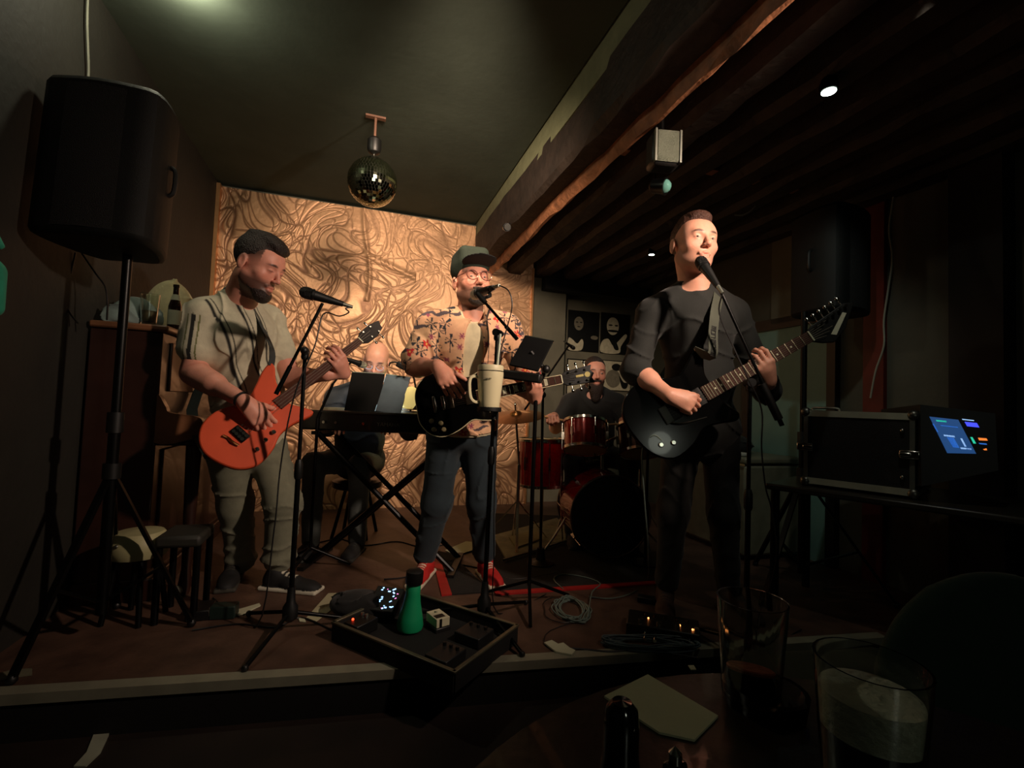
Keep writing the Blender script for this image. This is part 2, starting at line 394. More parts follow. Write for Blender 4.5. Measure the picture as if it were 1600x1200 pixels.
def torso(J, g=0.0, w=1.0, d=1.0, belly=0.0, hem=None, k=.05):
    """prims of the trunk; g inflates; J: N neck base, P pelvis, SR SL shoulders, HR HL hips, F forward"""
    N, Pv, SR, SL = V3(J['N']), V3(J['P']), V3(J['SR']), V3(J['SL']); up = N - Pv; H = np.linalg.norm(up); up /= H
    x = SR - SL; x -= up * (x @ up); x /= np.linalg.norm(x); y = np.cross(up, x); R = np.stack((x, y, up), 1)
    at_ = lambda t, fw=0: Pv + up * H * t + y * fw
    L = [ell(at_(.70), (.165 * w + g, .112 * d + g, .20 + g), R, k), ell(at_(.36, .01 + belly * .5), (.150 * w + g, .108 * d + belly + g, .19 + g), R, k), ell(at_(.04), (.160 * w + g, .115 * d + g, .12 + g), R, k),
         cap(SR + (SL - SR) * .08 - up * .01, SL + (SR - SL) * .08 - up * .01, .058 * w + g, None, k), cap(N - up * .01 + (SR - N) * .15, SR + up * .0, .048 + g, .05 + g, k), cap(N - up * .01 + (SL - N) * .15, SL, .048 + g, .05 + g, k),
         ell(at_(.76, .045), (.12 * w + g, .075 * d + g, .11 + g), R, k)]
    return L, R, at_
def limb(a, b, ra, rb, g=0, bulge=0, k=.025):
    L = [cap(a, b, ra + g, rb + g, k)]
    if bulge:
        a, b = V3(a), V3(b); L.append(cap(a + (b - a) * .15, a + (b - a) * .42, ra * 1.0 + bulge + g, ra * .9 + bulge + g, k))
    return L
def part_seg(a, b, t): a, b = V3(a), V3(b); return a + (b - a) * t
def shoe(name, heel, toe, parent, top, sole, hgt=.085, label=None, width=.046, sc=1.0):
    heel, toe = V3(heel), V3(toe); f = toe - heel; L = np.linalg.norm(f); f /= L; z = np.array((0, 0, 1.)); x = np.cross(f, z); R = np.stack((x, f, z), 1); z0 = min(heel[2], toe[2])
    pt = lambda y, h, xx=0: heel + f * y * L + z * h + x * xx
    P = [ell(pt(.16, .038), (.038 * sc, .05 * sc, .05), R, .03), ell(pt(.62, .026), (width * sc, .09 * sc, .034), R, .03), ell(pt(.84, .022), (.042 * sc, .055 * sc, .028), R, .02), cap(pt(.18, .05), pt(.2, hgt), .037, .04, .03), cap(pt(.3, .06), pt(.55, .045), .032, .028, .03),
         rbox(pt(.5, .009), (width * .96 * sc, L * .52, .011), R, .009, .004), rbox(pt(.5, -.05), (.2, .3, .05), R, .005, .001, 's')]
    tc, scc = np.array(lin(top)), np.array(lin(sole))
    def col(P_):
        q = (P_ - heel) @ R; m = (q[:, 2] < .02)[:, None]; y = q[:, 1] / L
        c = np.where(m, scc, tc)
        lace = (np.abs(q[:, 0]) < .022) & (y > .28) & (y < .62) & (q[:, 2] > .04) & (np.sin(q[:, 1] * 300) > 0.1); c = np.where(lace[:, None], scc, c); return c
    return sculpt(name, P, .004, mat('shoe_canvas', (100, 100, 100), .75, attr=True, noise=.06), parent, col=col, label=label)
# ------------------------------------------------------------------ the room
def rbx(m, u0, u1, v0, v1, z0, z1):
    return m.box(rm((u0 + u1) / 2, (v0 + v1) / 2, (z0 + z1) / 2), (abs(u1 - u0), abs(v1 - v0), abs(z1 - z0)), ROOM)
def struct(name, m, mt, **k): return m.build(name, mt, kind='structure', smooth=False, **k)
M_WALL = mat('wall_plaster', (104, 100, 84), .75, noise=.12, nscale=5, bump=.25, bscale=30)
M_WALLD = mat('wall_dark_paint', (36, 34, 28), .7, noise=.15, nscale=5, bump=.25, bscale=30)
M_CEIL = mat('ceiling_paint', (80, 88, 78), .85, spec=.15, noise=.10, nscale=4, bump=.12, bscale=20)
M_BOARD = mat('stage_boards', (82, 59, 47), .55, noise=.35, nscale=7, bump=.2, bscale=40)
M_TIMBER = mat('old_timber', (44, 34, 27), .7, noise=.4, nscale=9, bump=1.0, bscale=22)
M_DARKCEIL = mat('dark_boarding', (26, 24, 21), .8, noise=.3, nscale=6, bump=.5, bscale=20)
M_FLOOR = mat('bar_floor', (40, 30, 25), .6, noise=.3, nscale=5)
UL, UR, UB, VB, VF = -1.18, 3.0, 1.02, 4.5, -2.2
m = MB(); rbx(m, UL - .6, UR + .2, VF - .2, VB + .5, -.1, 0); struct('floor', m, M_FLOOR)
m = MB(); rbx(m, UL - .15, UL, VF, VB + .2, 0, ZC + .1); struct('wall_left', m, M_WALLD)
m = MB(); rbx(m, UL - .15, 2.03, VB, VB + .15, 0, ZC + .1); struct('wall_back', m, M_WALL)
m = MB(); rbx(m, 2.03, UR + .2, VB + .16, VB + .32, 0, ZC + .1); struct('wall_alcove', m, M_WALL)
m = MB(); rbx(m, UR, UR + .15, VF, VB + .2, 0, ZC + .1); struct('wall_right', m, mat('wall_right_paint', (78, 76, 64), .75, noise=.12, nscale=5, bump=.25, bscale=30))
m = MB(); rbx(m, UL - .15, UR + .15, VF - .15, VF, 0, ZC + .1); struct('wall_front', m, M_WALLD)
m = MB(); rbx(m, UL - .15, UB, VF, VB + .1, ZC, ZC + .12); struct('ceiling', m, M_CEIL)
m = MB(); rbx(m, UB + .1, UR + .15, VF, VB + .4, 2.60, 2.72); struct('ceiling_low', m, M_DARKCEIL)
# plaster upstand between the two ceilings
m = MB(); rbx(m, UB + .01, UB + .12, VF, VB, 2.70, ZC + .1); struct('trim_1', m, mat('upstand_plaster', (120, 122, 92), .7, bump=.2))
# rough beams: swept with wandering sections so the arris is not straight
def beam(name, u, wd, z0, z1, v0, v1, seed, chew=.012, mt=None):
    r = random.Random(seed); n = 46; vs = []; fs = []
    for i in range(n + 1):
        v = v0 + (v1 - v0) * i / n; a = [r.uniform(-chew, chew) for _ in range(8)]
        b = .01 * math.sin(v * 2.1 + seed)
        sec = [(u - wd / 2 + a[0] * .4 + b, z1), (u - wd / 2 + a[1] * .5 + b, z0 + .03 + abs(a[2])), (u - wd / 2 + .022 + a[3] + b, z0 + a[4] * .4), (u + wd / 2 - .02 + a[5] + b, z0 + a[6] * .4), (u + wd / 2 + b, z0 + .03 + a[7]), (u + wd / 2 + b, z1)]
        vs += [rm(x, v, z) for x, z in sec]
    for i in range(n):
        for k in range(6): fs.append((i * 6 + k, i * 6 + (k + 1) % 6, i * 6 + 6 + (k + 1) % 6, i * 6 + 6 + k))
    fs += [tuple(range(6)), tuple(range(n * 6, n * 6 + 6))[::-1]]
    m = MB(); m.add(vs, fs); return m.build(name, mt or M_TIMBER, kind='structure', smooth=False)
beam('trim_2', UB + .09, .17, 2.46, 2.74, VF, VB, 3)
beam('trim_3', UB + .17, .055, 2.385, 2.50, VF, VB, 5, .014, mat('lit_split_timber', (150, 98, 66), .6, noise=.45, nscale=14, bump=.8, bscale=30))  # pale split wood; its orange tone paints in the warm-lit beam edge
for i, u in enumerate((1.42, 1.72, 2.02, 2.32, 2.62, 2.9)):
    beam('trim_%d' % (4 + i), u, .15, ZB + (.01 if i % 2 else 0), 2.62, VF, VB + .15, 11 + i)
# a batten nailed across under the beams
m = MB(); rbx(m, UB + .2, UR, 2.2, 2.26, 2.52, 2.60); struct('trim_11', m, mat('batten_wood', (150, 105, 78), .6, noise=.3))
m = MB(); rbx(m, 1.75, UR, VB - .12, VB + .02, 2.30, 2.60); struct('trim_12', m, M_DARKCEIL)
# columns and posts
m = MB(); rbx(m, UL - .01, UL + .09, 1.0, 1.22, 0, ZC); struct('trim_13', m, mat('column_dark', (20, 18, 16), .7))
m = MB(); a = rm(UL + .05, 1.36, 0); m.cyl(a + Vector((0, 0, 0)), a + Vector((0, 0, ZC)), .02); struct('trim_14', m, M_BLACKM)
m = MB(); rbx(m, UR - .03, UR + .02, 1.985, 2.105, 0, ZB + .1); struct('trim_15', m, mat('red_post_paint', (92, 20, 16), .5, noise=.2))
m = MB(); rbx(m, UR - .10, UR, 1.40, 1.62, 0, 2.7); struct('trim_16', m, mat('column_dark', (20, 18, 16), .7))
m = MB(); rbx(m, UR - .05, UR, 2.36, 2.78, 1.80, 2.6); struct('trim_17', m, M_WALL)
# teal door on the right wall
d = thing('door_1', 'pale teal door in the right wall behind the flight case', 'door', rm(UR, 2.67)); d['kind'] = 'structure'; del d['category']
m = MB(); rbx(m, UR - .03, UR - .002, 2.33, 2.99, 0, 1.76); m.build('door_leaf', mat('teal_paint', (112, 150, 140), .5, noise=.04), d, smooth=False)
m = MB(); rbx(m, UR - .05, UR - .001, 2.27, 2.33, 0, 1.82); rbx(m, UR - .05, UR - .001, 2.99, 3.05, 0, 1.82); rbx(m, UR - .05, UR - .001, 2.27, 3.05, 1.76, 1.84); m.build('door_frame', M_BLACK, d, smooth=False)
m = MB(); m.sph(rm(UR - .06, 2.39, 1.0), .022); m.build('door_handle', M_STEEL, d)
# stage platform
def pl(m, pts, z0, z1): return m.prism([(p[0], p[1]) for p in pts], z0, z1)
ang = math.radians(10.8); sd = Vector((math.cos(ang), math.sin(ang), 0)); s0 = Vector((-.31, 1.78, 0))
SA = s0 - sd * 1.75; SB = s0 + sd * 2.05
cor = [SA, SB, rm(UR - .001, 1.2), rm(UR - .001, VB + .16), rm(2.03, VB + .16), rm(2.03, VB), rm(UL, VB), rm(UL + .0, .45)]
SBq = rm(UR - .001, 1.3)
poly = [SA, SB, SBq, rm(UR - .001, VB + .16), rm(2.03, VB + .16), rm(2.03, VB), rm(UL, VB), rm(UL, SA.x * -SU + SA.y * CU)]
m = MB(); pl(m, poly, 0, STAGE); struct('floor_stage', m, M_BOARD)
nrm = Vector((sd.y, -sd.x, 0)); m = MB(); m.prism([tuple(p[:2]) for p in (SA + nrm * .012, SB + nrm * .012, SB, SA)], 0, STAGE - .03); struct('trim_19', m, mat('fascia_black', (14, 13, 12), .8))
m = MB(); m.prism([tuple(p[:2]) for p in (SA + nrm * .02, SB + nrm * .02, SB - nrm * .03, SA - nrm * .03)], STAGE - .03, STAGE + .004)
m.build('trim_18', mat('nosing_metal', (150, 148, 128), .5, .25, noise=.1), kind='structure', smooth=False)

# ------------------------------------------------------------------ embossed copper panel
def copper_panel():
    root = thing('embossed_copper_panel', 'large embossed copper sheet covering the back wall behind the band', 'wall panel', rm(.2, VB))
    u0, u1, z0, z1 = UL + .015, 1.63, STAGE, ZC - .03; nu, nz = 760, 720
    U, Z = np.meshgrid(np.linspace(u0, u1, nu), np.linspace(z0, z1, nz), indexing='ij')
    r = np.random.RandomState(4); Hh = np.zeros_like(U); 
    wx = sum(.05 * np.sin(U * a + Z * b + c) for a, b, c in r.uniform(-9, 9, (6, 3))); wz = sum(.05 * np.sin(U * a + Z * b + c) for a, b, c in r.uniform(-9, 9, (6, 3)))
    lines = np.zeros_like(U)
    for sc, th, amp in ((14, .10, 1.0), (27, .14, .8), (8, .05, .9)):
        for _ in range(2):
            ph = np.zeros_like(U)
            for _k in range(5):
                a = r.normal(size=2); a /= np.linalg.norm(a); ph += np.sin(((U + wx) * a[0] + (Z + wz) * a[1]) * sc * r.uniform(.7, 1.5) + r.uniform(0, 6))
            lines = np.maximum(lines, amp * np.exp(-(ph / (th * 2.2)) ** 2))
    calm = np.clip(((U - .0) * .9 + (Z - 1.9) * 1.1) * 1.2, 0, 1) * .55          # smoother sheet at the upper right
    Hh = -.007 * lines * (1 - calm) + .010 * (wx + wz) * 1.2 + .012 * np.sin(U * 4.1 + 2 * np.sin(Z * 3)) * np.sin(Z * 5.3)
    crease = np.exp(-((U - .02 + .04 * np.sin(Z * 5)) / .02) ** 2) * (Z > 2.0) + np.exp(-((Z - 2.42 + .35 * np.abs(U - .02)) / .03) ** 2) * (np.abs(U - .02) < .45)
    Hh += .012 * crease
    P = np.stack((U * CU - (VB - .06 - Hh) * SU, U * SU + (VB - .06 - Hh) * CU, Z), -1).reshape(-1, 3)
    i = (np.arange(nu - 1)[:, None] * nz + np.arange(nz - 1)[None]).ravel(); q = np.stack((i, i + nz, i + nz + 1, i + 1), 1); q = q[~((U.ravel()[q[:, 0]] > UB) & (Z.ravel()[q[:, 0]] > 2.57))]
    me = bpy.data.meshes.new('copper_sheet'); me.vertices.add(len(P)); me.vertices.foreach_set('co', P.astype(np.float32).ravel())
    me.loops.add(len(q) * 4); me.loops.foreach_set('vertex_index', q.astype(np.int32).ravel()); me.polygons.add(len(q)); me.polygons.foreach_set('loop_start', np.arange(0, len(q) * 4, 4, dtype=np.int32)); me.update(calc_edges=True)
    me.polygons.foreach_set('use_smooth', [True] * len(q))
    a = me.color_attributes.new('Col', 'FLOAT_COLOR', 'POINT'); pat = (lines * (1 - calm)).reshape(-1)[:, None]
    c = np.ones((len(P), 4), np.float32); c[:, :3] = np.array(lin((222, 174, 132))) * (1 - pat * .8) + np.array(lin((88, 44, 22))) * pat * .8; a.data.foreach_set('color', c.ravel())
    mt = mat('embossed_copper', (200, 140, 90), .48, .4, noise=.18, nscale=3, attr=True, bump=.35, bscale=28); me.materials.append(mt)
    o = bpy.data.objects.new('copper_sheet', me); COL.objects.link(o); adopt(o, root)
    m = MB(); rbx(m, UL + .002, UL + .03, VB - .10, VB - .002, STAGE, ZC - .02); m.build('edge_strip', mat('copper_edge', (214, 160, 110), .4, .8), root, smooth=False)
    m = MB(); rbx(m, 1.622, 1.64, VB - .075, VB - .002, STAGE, 2.5)
    m.build('edge_strip', mat('copper_edge', (214, 160, 110), .4, .8), root, smooth=False)
copper_panel()

# ------------------------------------------------------------------ mirror ball
def mirror_ball():
    c = at(582, 285, 2.86); r = .148; t = thing('mirror_ball', 'mirror ball hanging under its motor from the plaster ceiling', 'disco ball', c)
    m = MB(); n = 26; vs = []; fs = []
    for i in range(n):
        a0, a1 = math.pi * i / n, math.pi * (i + 1) / n; am = (a0 + a1) / 2; k = max(4, int(2 * n * math.sin(am)))
        for j in range(k):
            b0, b1 = 2 * math.pi * j / k, 2 * math.pi * (j + .93) / k; a1b = a0 + (a1 - a0) * .93; q = len(vs)
            jr = random.uniform(.998, 1.002)
            for a, b in ((a0, b0), (a0, b1), (a1b, b1), (a1b, b0)): vs.append(c + Vector((math.sin(a) * math.cos(b), math.sin(a) * math.sin(b), math.cos(a))) * r * jr)
            fs.append((q, q + 1, q + 2, q + 3))
    m.add(vs, fs); o = m.build('mirror_tiles', mat('mirror', (190, 195, 165), .06, 1.0, noise=0), t, smooth=False); o['kind'] = 'stuff'
    m = MB(); m.sph(c, r * .99, 32); m.build('ball_core', mat('grout_grey', (60, 62, 52), .6), t)
    m = MB(); m.lathe(c + Vector((0, 0, r - .012)), (0, 0, 1), [(.03, 0), (.026, .02), (.008, .024), (.006, .05)]); m.build('ring_cap', M_STEEL, t)
    z = c.z + r; m = MB(); m.lathe((c.x, c.y, z + .03), (0, 0, 1), [(.018, 0), (.035, .01), (.042, .03), (.042, .085), (.03, .10), (.012, .105)]); m.build('motor', M_BLACK, t)
    m = MB(); m.cyl((c.x, c.y, z + .13), (c.x, c.y, ZC - .008), .008); m.box((c.x, c.y, ZC - .006), (.12, .03, .012), ROOM); m.build('bracket', mat('rust_bracket', (120, 84, 66), .6), t)
mirror_ball()
# ------------------------------------------------------------------ little ceiling things
def downlight(px, py, Y, zc, label, r=.035, lamp=6):
    c = at(px, py, Y); t = thing('ceiling_spotlight', label, 'spotlight', c, 'spotlights under the dark beams')
    m = MB(); m.lathe(c, (0, 0, 1), [(r * 1.25, 0), (r * 1.3, .02), (r, .05), (.01, .055)]); m.cyl(c + Vector((0, 0, .05)), (c.x, c.y, 2.605), .008); m.build('housing', M_BLACKM, t)
    m = MB(); m.cyl(c - Vector((0, 0, .002)), c + Vector((0, 0, .004)), r); m.build('lens', mat('lit_lens', (225, 245, 230), .4, emit=lamp), t)
downlight(1295, 143, 1.78, 2.6, 'lit white spotlight nearest the camera under the dark beams', .026, 12)
downlight(1018, 398, 3.9, 2.6, 'small lit spotlight above the drummer at the far end of the beams', .022)
c = at(1036, 238, 2.0)
t = thing('ceiling_loudspeaker', 'small silver grilled loudspeaker hanging under the beams', 'loudspeaker', c)
R = rotz(6); m = MB(); m.box(c, (.125, .10, .15), R); m.build('cabinet', M_BLACK, t, bevel=.02)
m = MB(); m.box(c + R @ Vector((0, -.052, 0)), (.095, .012, .135), R); m.build('grille', mat('silver_grille', (120, 125, 108), .45, .6, bump=.8, bscale=300), t, bevel=.008)
for x in (-.054, .054): m = MB(); m.box(c + R @ Vector((x, -.05, 0)), (.008, .018, .14), R); m.build('side_strip', M_ALU, t)
m = MB(); m.cyl(c + Vector((0, .03, .07)), (c.x, c.y + .03, 2.5), .012); m.build('bracket', M_BLACKM, t)
c2 = at(1028, 288, 2.03); t = thing('stage_lamp', 'small black lamp with glassy lens just below the silver loudspeaker', 'lamp', c2)
m = MB(); m.lathe(c2 + Vector((-.03, .02, 0)), (.8, -.6, -.25), [(.012, 0), (.03, .015), (.034, .06), (.038, .075)], 16); m.build('housing', M_BLACKM, t)
m = MB(); m.sph(c2 + Vector((-.03, .02, 0)) + Vector((.8, -.6, -.25)).normalized() * .068, .03, 14, (1, 1, 1)); m.build('lens', mat('lens_glass', (90, 140, 130), .05, 0, coat=1), t)
m = MB(); m.tube([c2, c2 + Vector((0, .05, .03)), (c2.x + .02, c2.y + .12, c2.z + .2), (c2.x + .02, c2.y + .12, 2.45)], .006); m.build('bracket', M_BLACKM, t)
c = rm(UB - .03, 3.35, 2.44); t = thing('beam_clamp_lamp', 'tiny black lamp clamped to the first beam above the cap wearer', 'lamp', c)
m = MB(); m.lathe(c, (.3, -1, -.3), [(.02, 0), (.026, .02), (.03, .07)], 14); m.build('housing', M_BLACKM, t); m = MB(); m.cyl(c + Vector((.009, -.03, -.009)) * 2.4, c + Vector((.0095, -.031, -.0095)) * 2.5, .024); m.build('lens', M_STEEL, t); m = MB(); m.cyl(c, rm(UB + .03, 3.35, 2.5), .008); m.build('clamp', M_BLACKM, t)
# bulb that washes the plaster ceiling, just out of the picture
t = thing('ceiling_bulb', 'bare bulb in a holder at the left end of the plaster ceiling', 'light bulb', BULB + Vector((0, 0, .09)))
m = MB(); m.cyl(BULB + Vector((0, 0, .045)), (BULB.x, BULB.y, ZC - .001), .016); m.build('holder', M_BLACK, t)
m = MB(); m.lathe(BULB + Vector((-.05, -.05, -.02)), (0, 0, 1), [(.0, 0), (.01, .002), (.01, .06), (.0, .062)], 10) if False else m.box(BULB + Vector((-.04, 0, .06)), (.03, .02, .04)); m.build('socket', M_BLACK, t)
# wires
def wire(name, pts, r, mt, label, cat='cable'):
    m = MB(); m.tube(pts, r, 6, 5); return m.build(name, mt, label=label, cat=cat)
M_GW = mat('grey_wire', (150, 150, 135), .5)
wire('wall_cable', [rm(UL + .012, v, z) for v, z in ((2.42, 2.80), (2.43, 2.68), (2.45, 2.58), (2.47, 2.48), (2.47, 2.38))], .005, M_GW, 'thin pale cable running down the left wall above the speaker')
wire('ceiling_wire', [at(263, 28, 2.35), at(268, 42, 2.4), at(279, 54, 2.42), at(284, 66, 2.45)], .004, M_BLACK, 'short dark wire end poking out of the plaster ceiling')
def on_right(px, py):
    d = CAM_R @ Vector(((px - 800) / F_PX, (600 - py) / F_PX, -1)); return Vector((0, 0, CAM_Z)) + d * ((UR - .05) / (d.x * CU + d.y * SU))
pts = [(1401, 276), (1394, 320), (1389, 360), (1394, 404), (1388, 450), (1381, 500), (1381, 540), (1368, 580), (1360, 622)]
wire('hanging_cable', [on_right(x, y) for x, y in pts], .005, M_GW, 'pale cable hanging in front of the red post')
wire('looped_cable', [at(118, 395, 2.0), at(108, 440, 2.0), at(102, 470, 2.0), at(110, 490, 2.0), at(122, 505, 2.0)], .0035, M_CABLE, 'dark cable drooping under the left loudspeaker')
wire('curved_cable', [at(128, 396, 1.98), at(150, 428, 1.98), at(164, 447, 1.98), at(168, 470, 1.98), at(167, 500, 2.0)], .0035, M_CABLE, 'short curved cable beside the left speaker pole')
wire('beam_wire', [at(1148, 336, 2.8), at(1160, 336, 2.8), at(1172, 330, 2.8), at(1180, 322, 2.8)], .004, M_GW, 'short pale wire curling under the beams behind the black clad singer')
# rug and tape
M_RUG = mat('black_rug', (24, 22, 20), .95, noise=.3, nscale=30, bump=.4, bscale=200); M_REDT = mat('red_tape', (170, 26, 24), .6)
t = thing('drum_rug', 'black rug with a red border under the drum kit', 'rug', rm(1.3, 3.4, STAGE))
def gp(px, py, dz=0): p = atz(px, py, STAGE + dz); return p
A, B_ = gp(772, 926), gp(1045, 908); back1 = B_ + Vector((-.05, 1.5, 0)); back0 = A + Vector((-.15, 1.75, 0))
def poly_thing(m, pts, z0, z1): return m.prism([(p.x, p.y) for p in pts], z0, z1)
m = MB(); poly_thing(m, [A, B_, back1, back0], STAGE, STAGE + .006); m.build('rug_pile', M_RUG, t, smooth=False)
m = MB(); n_ = (B_ - A).normalized(); pr = Vector((n_.y, -n_.x, 0)); poly_thing(m, [A + pr * .04, B_ + pr * .04, B_, A], STAGE, STAGE + .008); m.build('border', M_REDT, t, smooth=False)
t = thing('black_mat', 'narrow black mat with a red edge between the red shoes', 'rug', gp(700, 900))
q = [gp(672, 858), gp(682, 858), gp(706, 930), gp(690, 932)]; m = MB(); poly_thing(m, q, STAGE, STAGE + .007); m.build('red_edge', M_REDT, t, smooth=False)
q = [gp(684, 862), gp(704, 866), gp(768, 926), gp(706, 930)]; m = MB(); poly_thing(m, q, STAGE, STAGE + .006); m.build('rug_pile', M_RUG, t, smooth=False)

# ------------------------------------------------------------------ framed photographs
def picture(cs, label, kind):
    """cs: u0,u1,z0,z1 on the alcove wall"""
    u0, u1, z0, z1 = cs; v = VB + .16; c = rm((u0 + u1) / 2, v, (z0 + z1) / 2)
    t = thing('framed_photograph', label, 'picture', c, 'black and white portraits on the alcove wall')
    m = MB(); rbx(m, u0, u1, v - .014, v, z0, z1); m.build('backing', mat('print_black', (12, 12, 11), .4, noise=0), t, smooth=False)
    W, Hh = u1 - u0, z1 - z0
    def blob(m, pts, lift): m.prism([(x * W, y * Hh) for x, y in (pts if len(pts) == 4 else smooth2(pts, 4))], 0, .001 + lift, Matrix.Translation(rm(u0, v - .015, z0)) @ (ROOM @ Matrix(((1, 0, 0), (0, 0, -1), (0, 1, 0)))).to_4x4())
    P1 = mat('print_light', (182, 174, 148), .5, noise=.15, nscale=30); P2 = mat('print_mid', (112, 106, 90), .5, noise=.2, nscale=30); P3 = M_BLACK
    for mt, lst in kind:
        m = MB(); 
        for k, pts in enumerate(lst): m = MB(); blob(m, pts, .0004 * k + {P1: 0, P2: .0008, P3: .0016}.get(mt, 0)); m.build('print', mt, t, smooth=False)
P1 = mat('print_light', (182, 174, 148), .5, noise=.15, nscale=30); P2 = mat('print_mid', (112, 106, 90), .5, noise=.2, nscale=30)
def uz(px, py):
    d = CAM_R @ Vector(((px - 800) / F_PX, (600 - py) / F_PX, -1)); v = VB + .16; k = v / (-d.x * SU + d.y * CU); return (d.x * CU + d.y * SU) * k, CAM_Z + d.z * k
def oval(x, y, a, b, n=10): return [(x + a * math.cos(2 * math.pi * i / n), y + b * math.sin(2 * math.pi * i / n)) for i in range(n)]
u0, z1 = uz(888, 484); u1, z0 = uz(934, 551)
picture((u0, u1, z0, z1), 'dark portrait of man in white jacket, upper left of the alcove portraits', [(P2, [oval(.33, .68, .15, .17)]), (P1, [[(.02, .02), (.02, .30), (.15, .27), (.30, .18), (.44, .30), (.5, .2), (.42, .02)]]), (P2, [oval(.85, .36, .12, .05)]), (M_BLACK, [oval(.27, .71, .04, .015, 8), oval(.40, .71, .04, .015, 8), oval(.33, .60, .05, .012, 8)])])
u0, z1 = uz(939, 488); u1, z0 = uz(982, 555)
picture((u0, u1, z0, z1), 'portrait of a bald moustached man, upper right of the four on the alcove wall', [(P1, [oval(.40, .68, .21, .22), [(.02, .02), (.04, .28), (.25, .36), (.42, .2), (.58, .30), (.82, .5), (.9, .45), (.7, .2), (.62, .02)]]), (M_BLACK, [oval(.42, .56, .20, .03, 8), oval(.32, .70, .07, .02, 8), oval(.52, .70, .06, .02, 8), [(.40, .32), (.52, .30), (.62, .12), (.5, .1), (.42, .2)]])])
u0, z1 = uz(886, 560); u1, z0 = uz(931, 625)
picture((u0, u1, z0, z1), 'pale portrait behind the drummer, lower left of the four on the alcove wall', [(P1, [[(.02, .02), (.02, .97), (.98, .97), (.98, .02)]]), (M_BLACK, [oval(.62, .72, .18, .12, 8)]), (P2, [oval(.6, .68, .11, .10, 8)])])
u0, z1 = uz(939, 562); u1, z0 = uz(984, 612)
picture((u0, u1, z0, z1), 'pale portrait with bearded figure, lower right of the four on the alcove wall', [(P1, [[(.02, .02), (.02, .97), (.98, .97), (.98, .02)]]), (P2, [oval(.4, .4, .25, .3, 8)]), (M_BLACK, [oval(.5, .78, .16, .12, 8), [(.6, .5), (.75, .3), (.9, .28), (.85, .1), (.7, .12)]])])
# ------------------------------------------------------------------ guitars
BASS = [(-.20, .0), (-.185, .085), (-.12, .15), (-.03, .165), (.06, .135), (.13, .125), (.20, .155), (.28, .195), (.335, .205), (.34, .175), (.29, .11), (.265, .05), (.25, .03), (.25, -.03), (.265, -.06), (.30, -.12), (.305, -.15), (.27, -.155), (.18, -.13), (.10, -.13), (.02, -.165), (-.08, -.175), (-.16, -.12)]
SUPER = [(-.15, .0), (-.14, .09), (-.08, .15), (0, .16), (.07, .13), (.13, .115), (.18, .14), (.235, .175), (.265, .175), (.25, .13), (.22, .075), (.215, .03), (.215, -.03), (.225, -.08), (.245, -.125), (.22, -.145), (.16, -.125), (.10, -.115), (.03, -.15), (-.06, -.16), (-.125, -.10)]
PAUL = [(-.14, .0), (-.135, .08), (-.09, .145), (-.01, .17), (.07, .15), (.125, .115), (.17, .115), (.215, .13), (.25, .125), (.262, .08), (.258, .03), (.245, -.03), (.215, -.055), (.225, -.09), (.258, -.12), (.235, -.135), (.18, -.125), (.13, -.115), (.06, -.15), (-.02, -.17), (-.09, -.145), (-.135, -.08)]
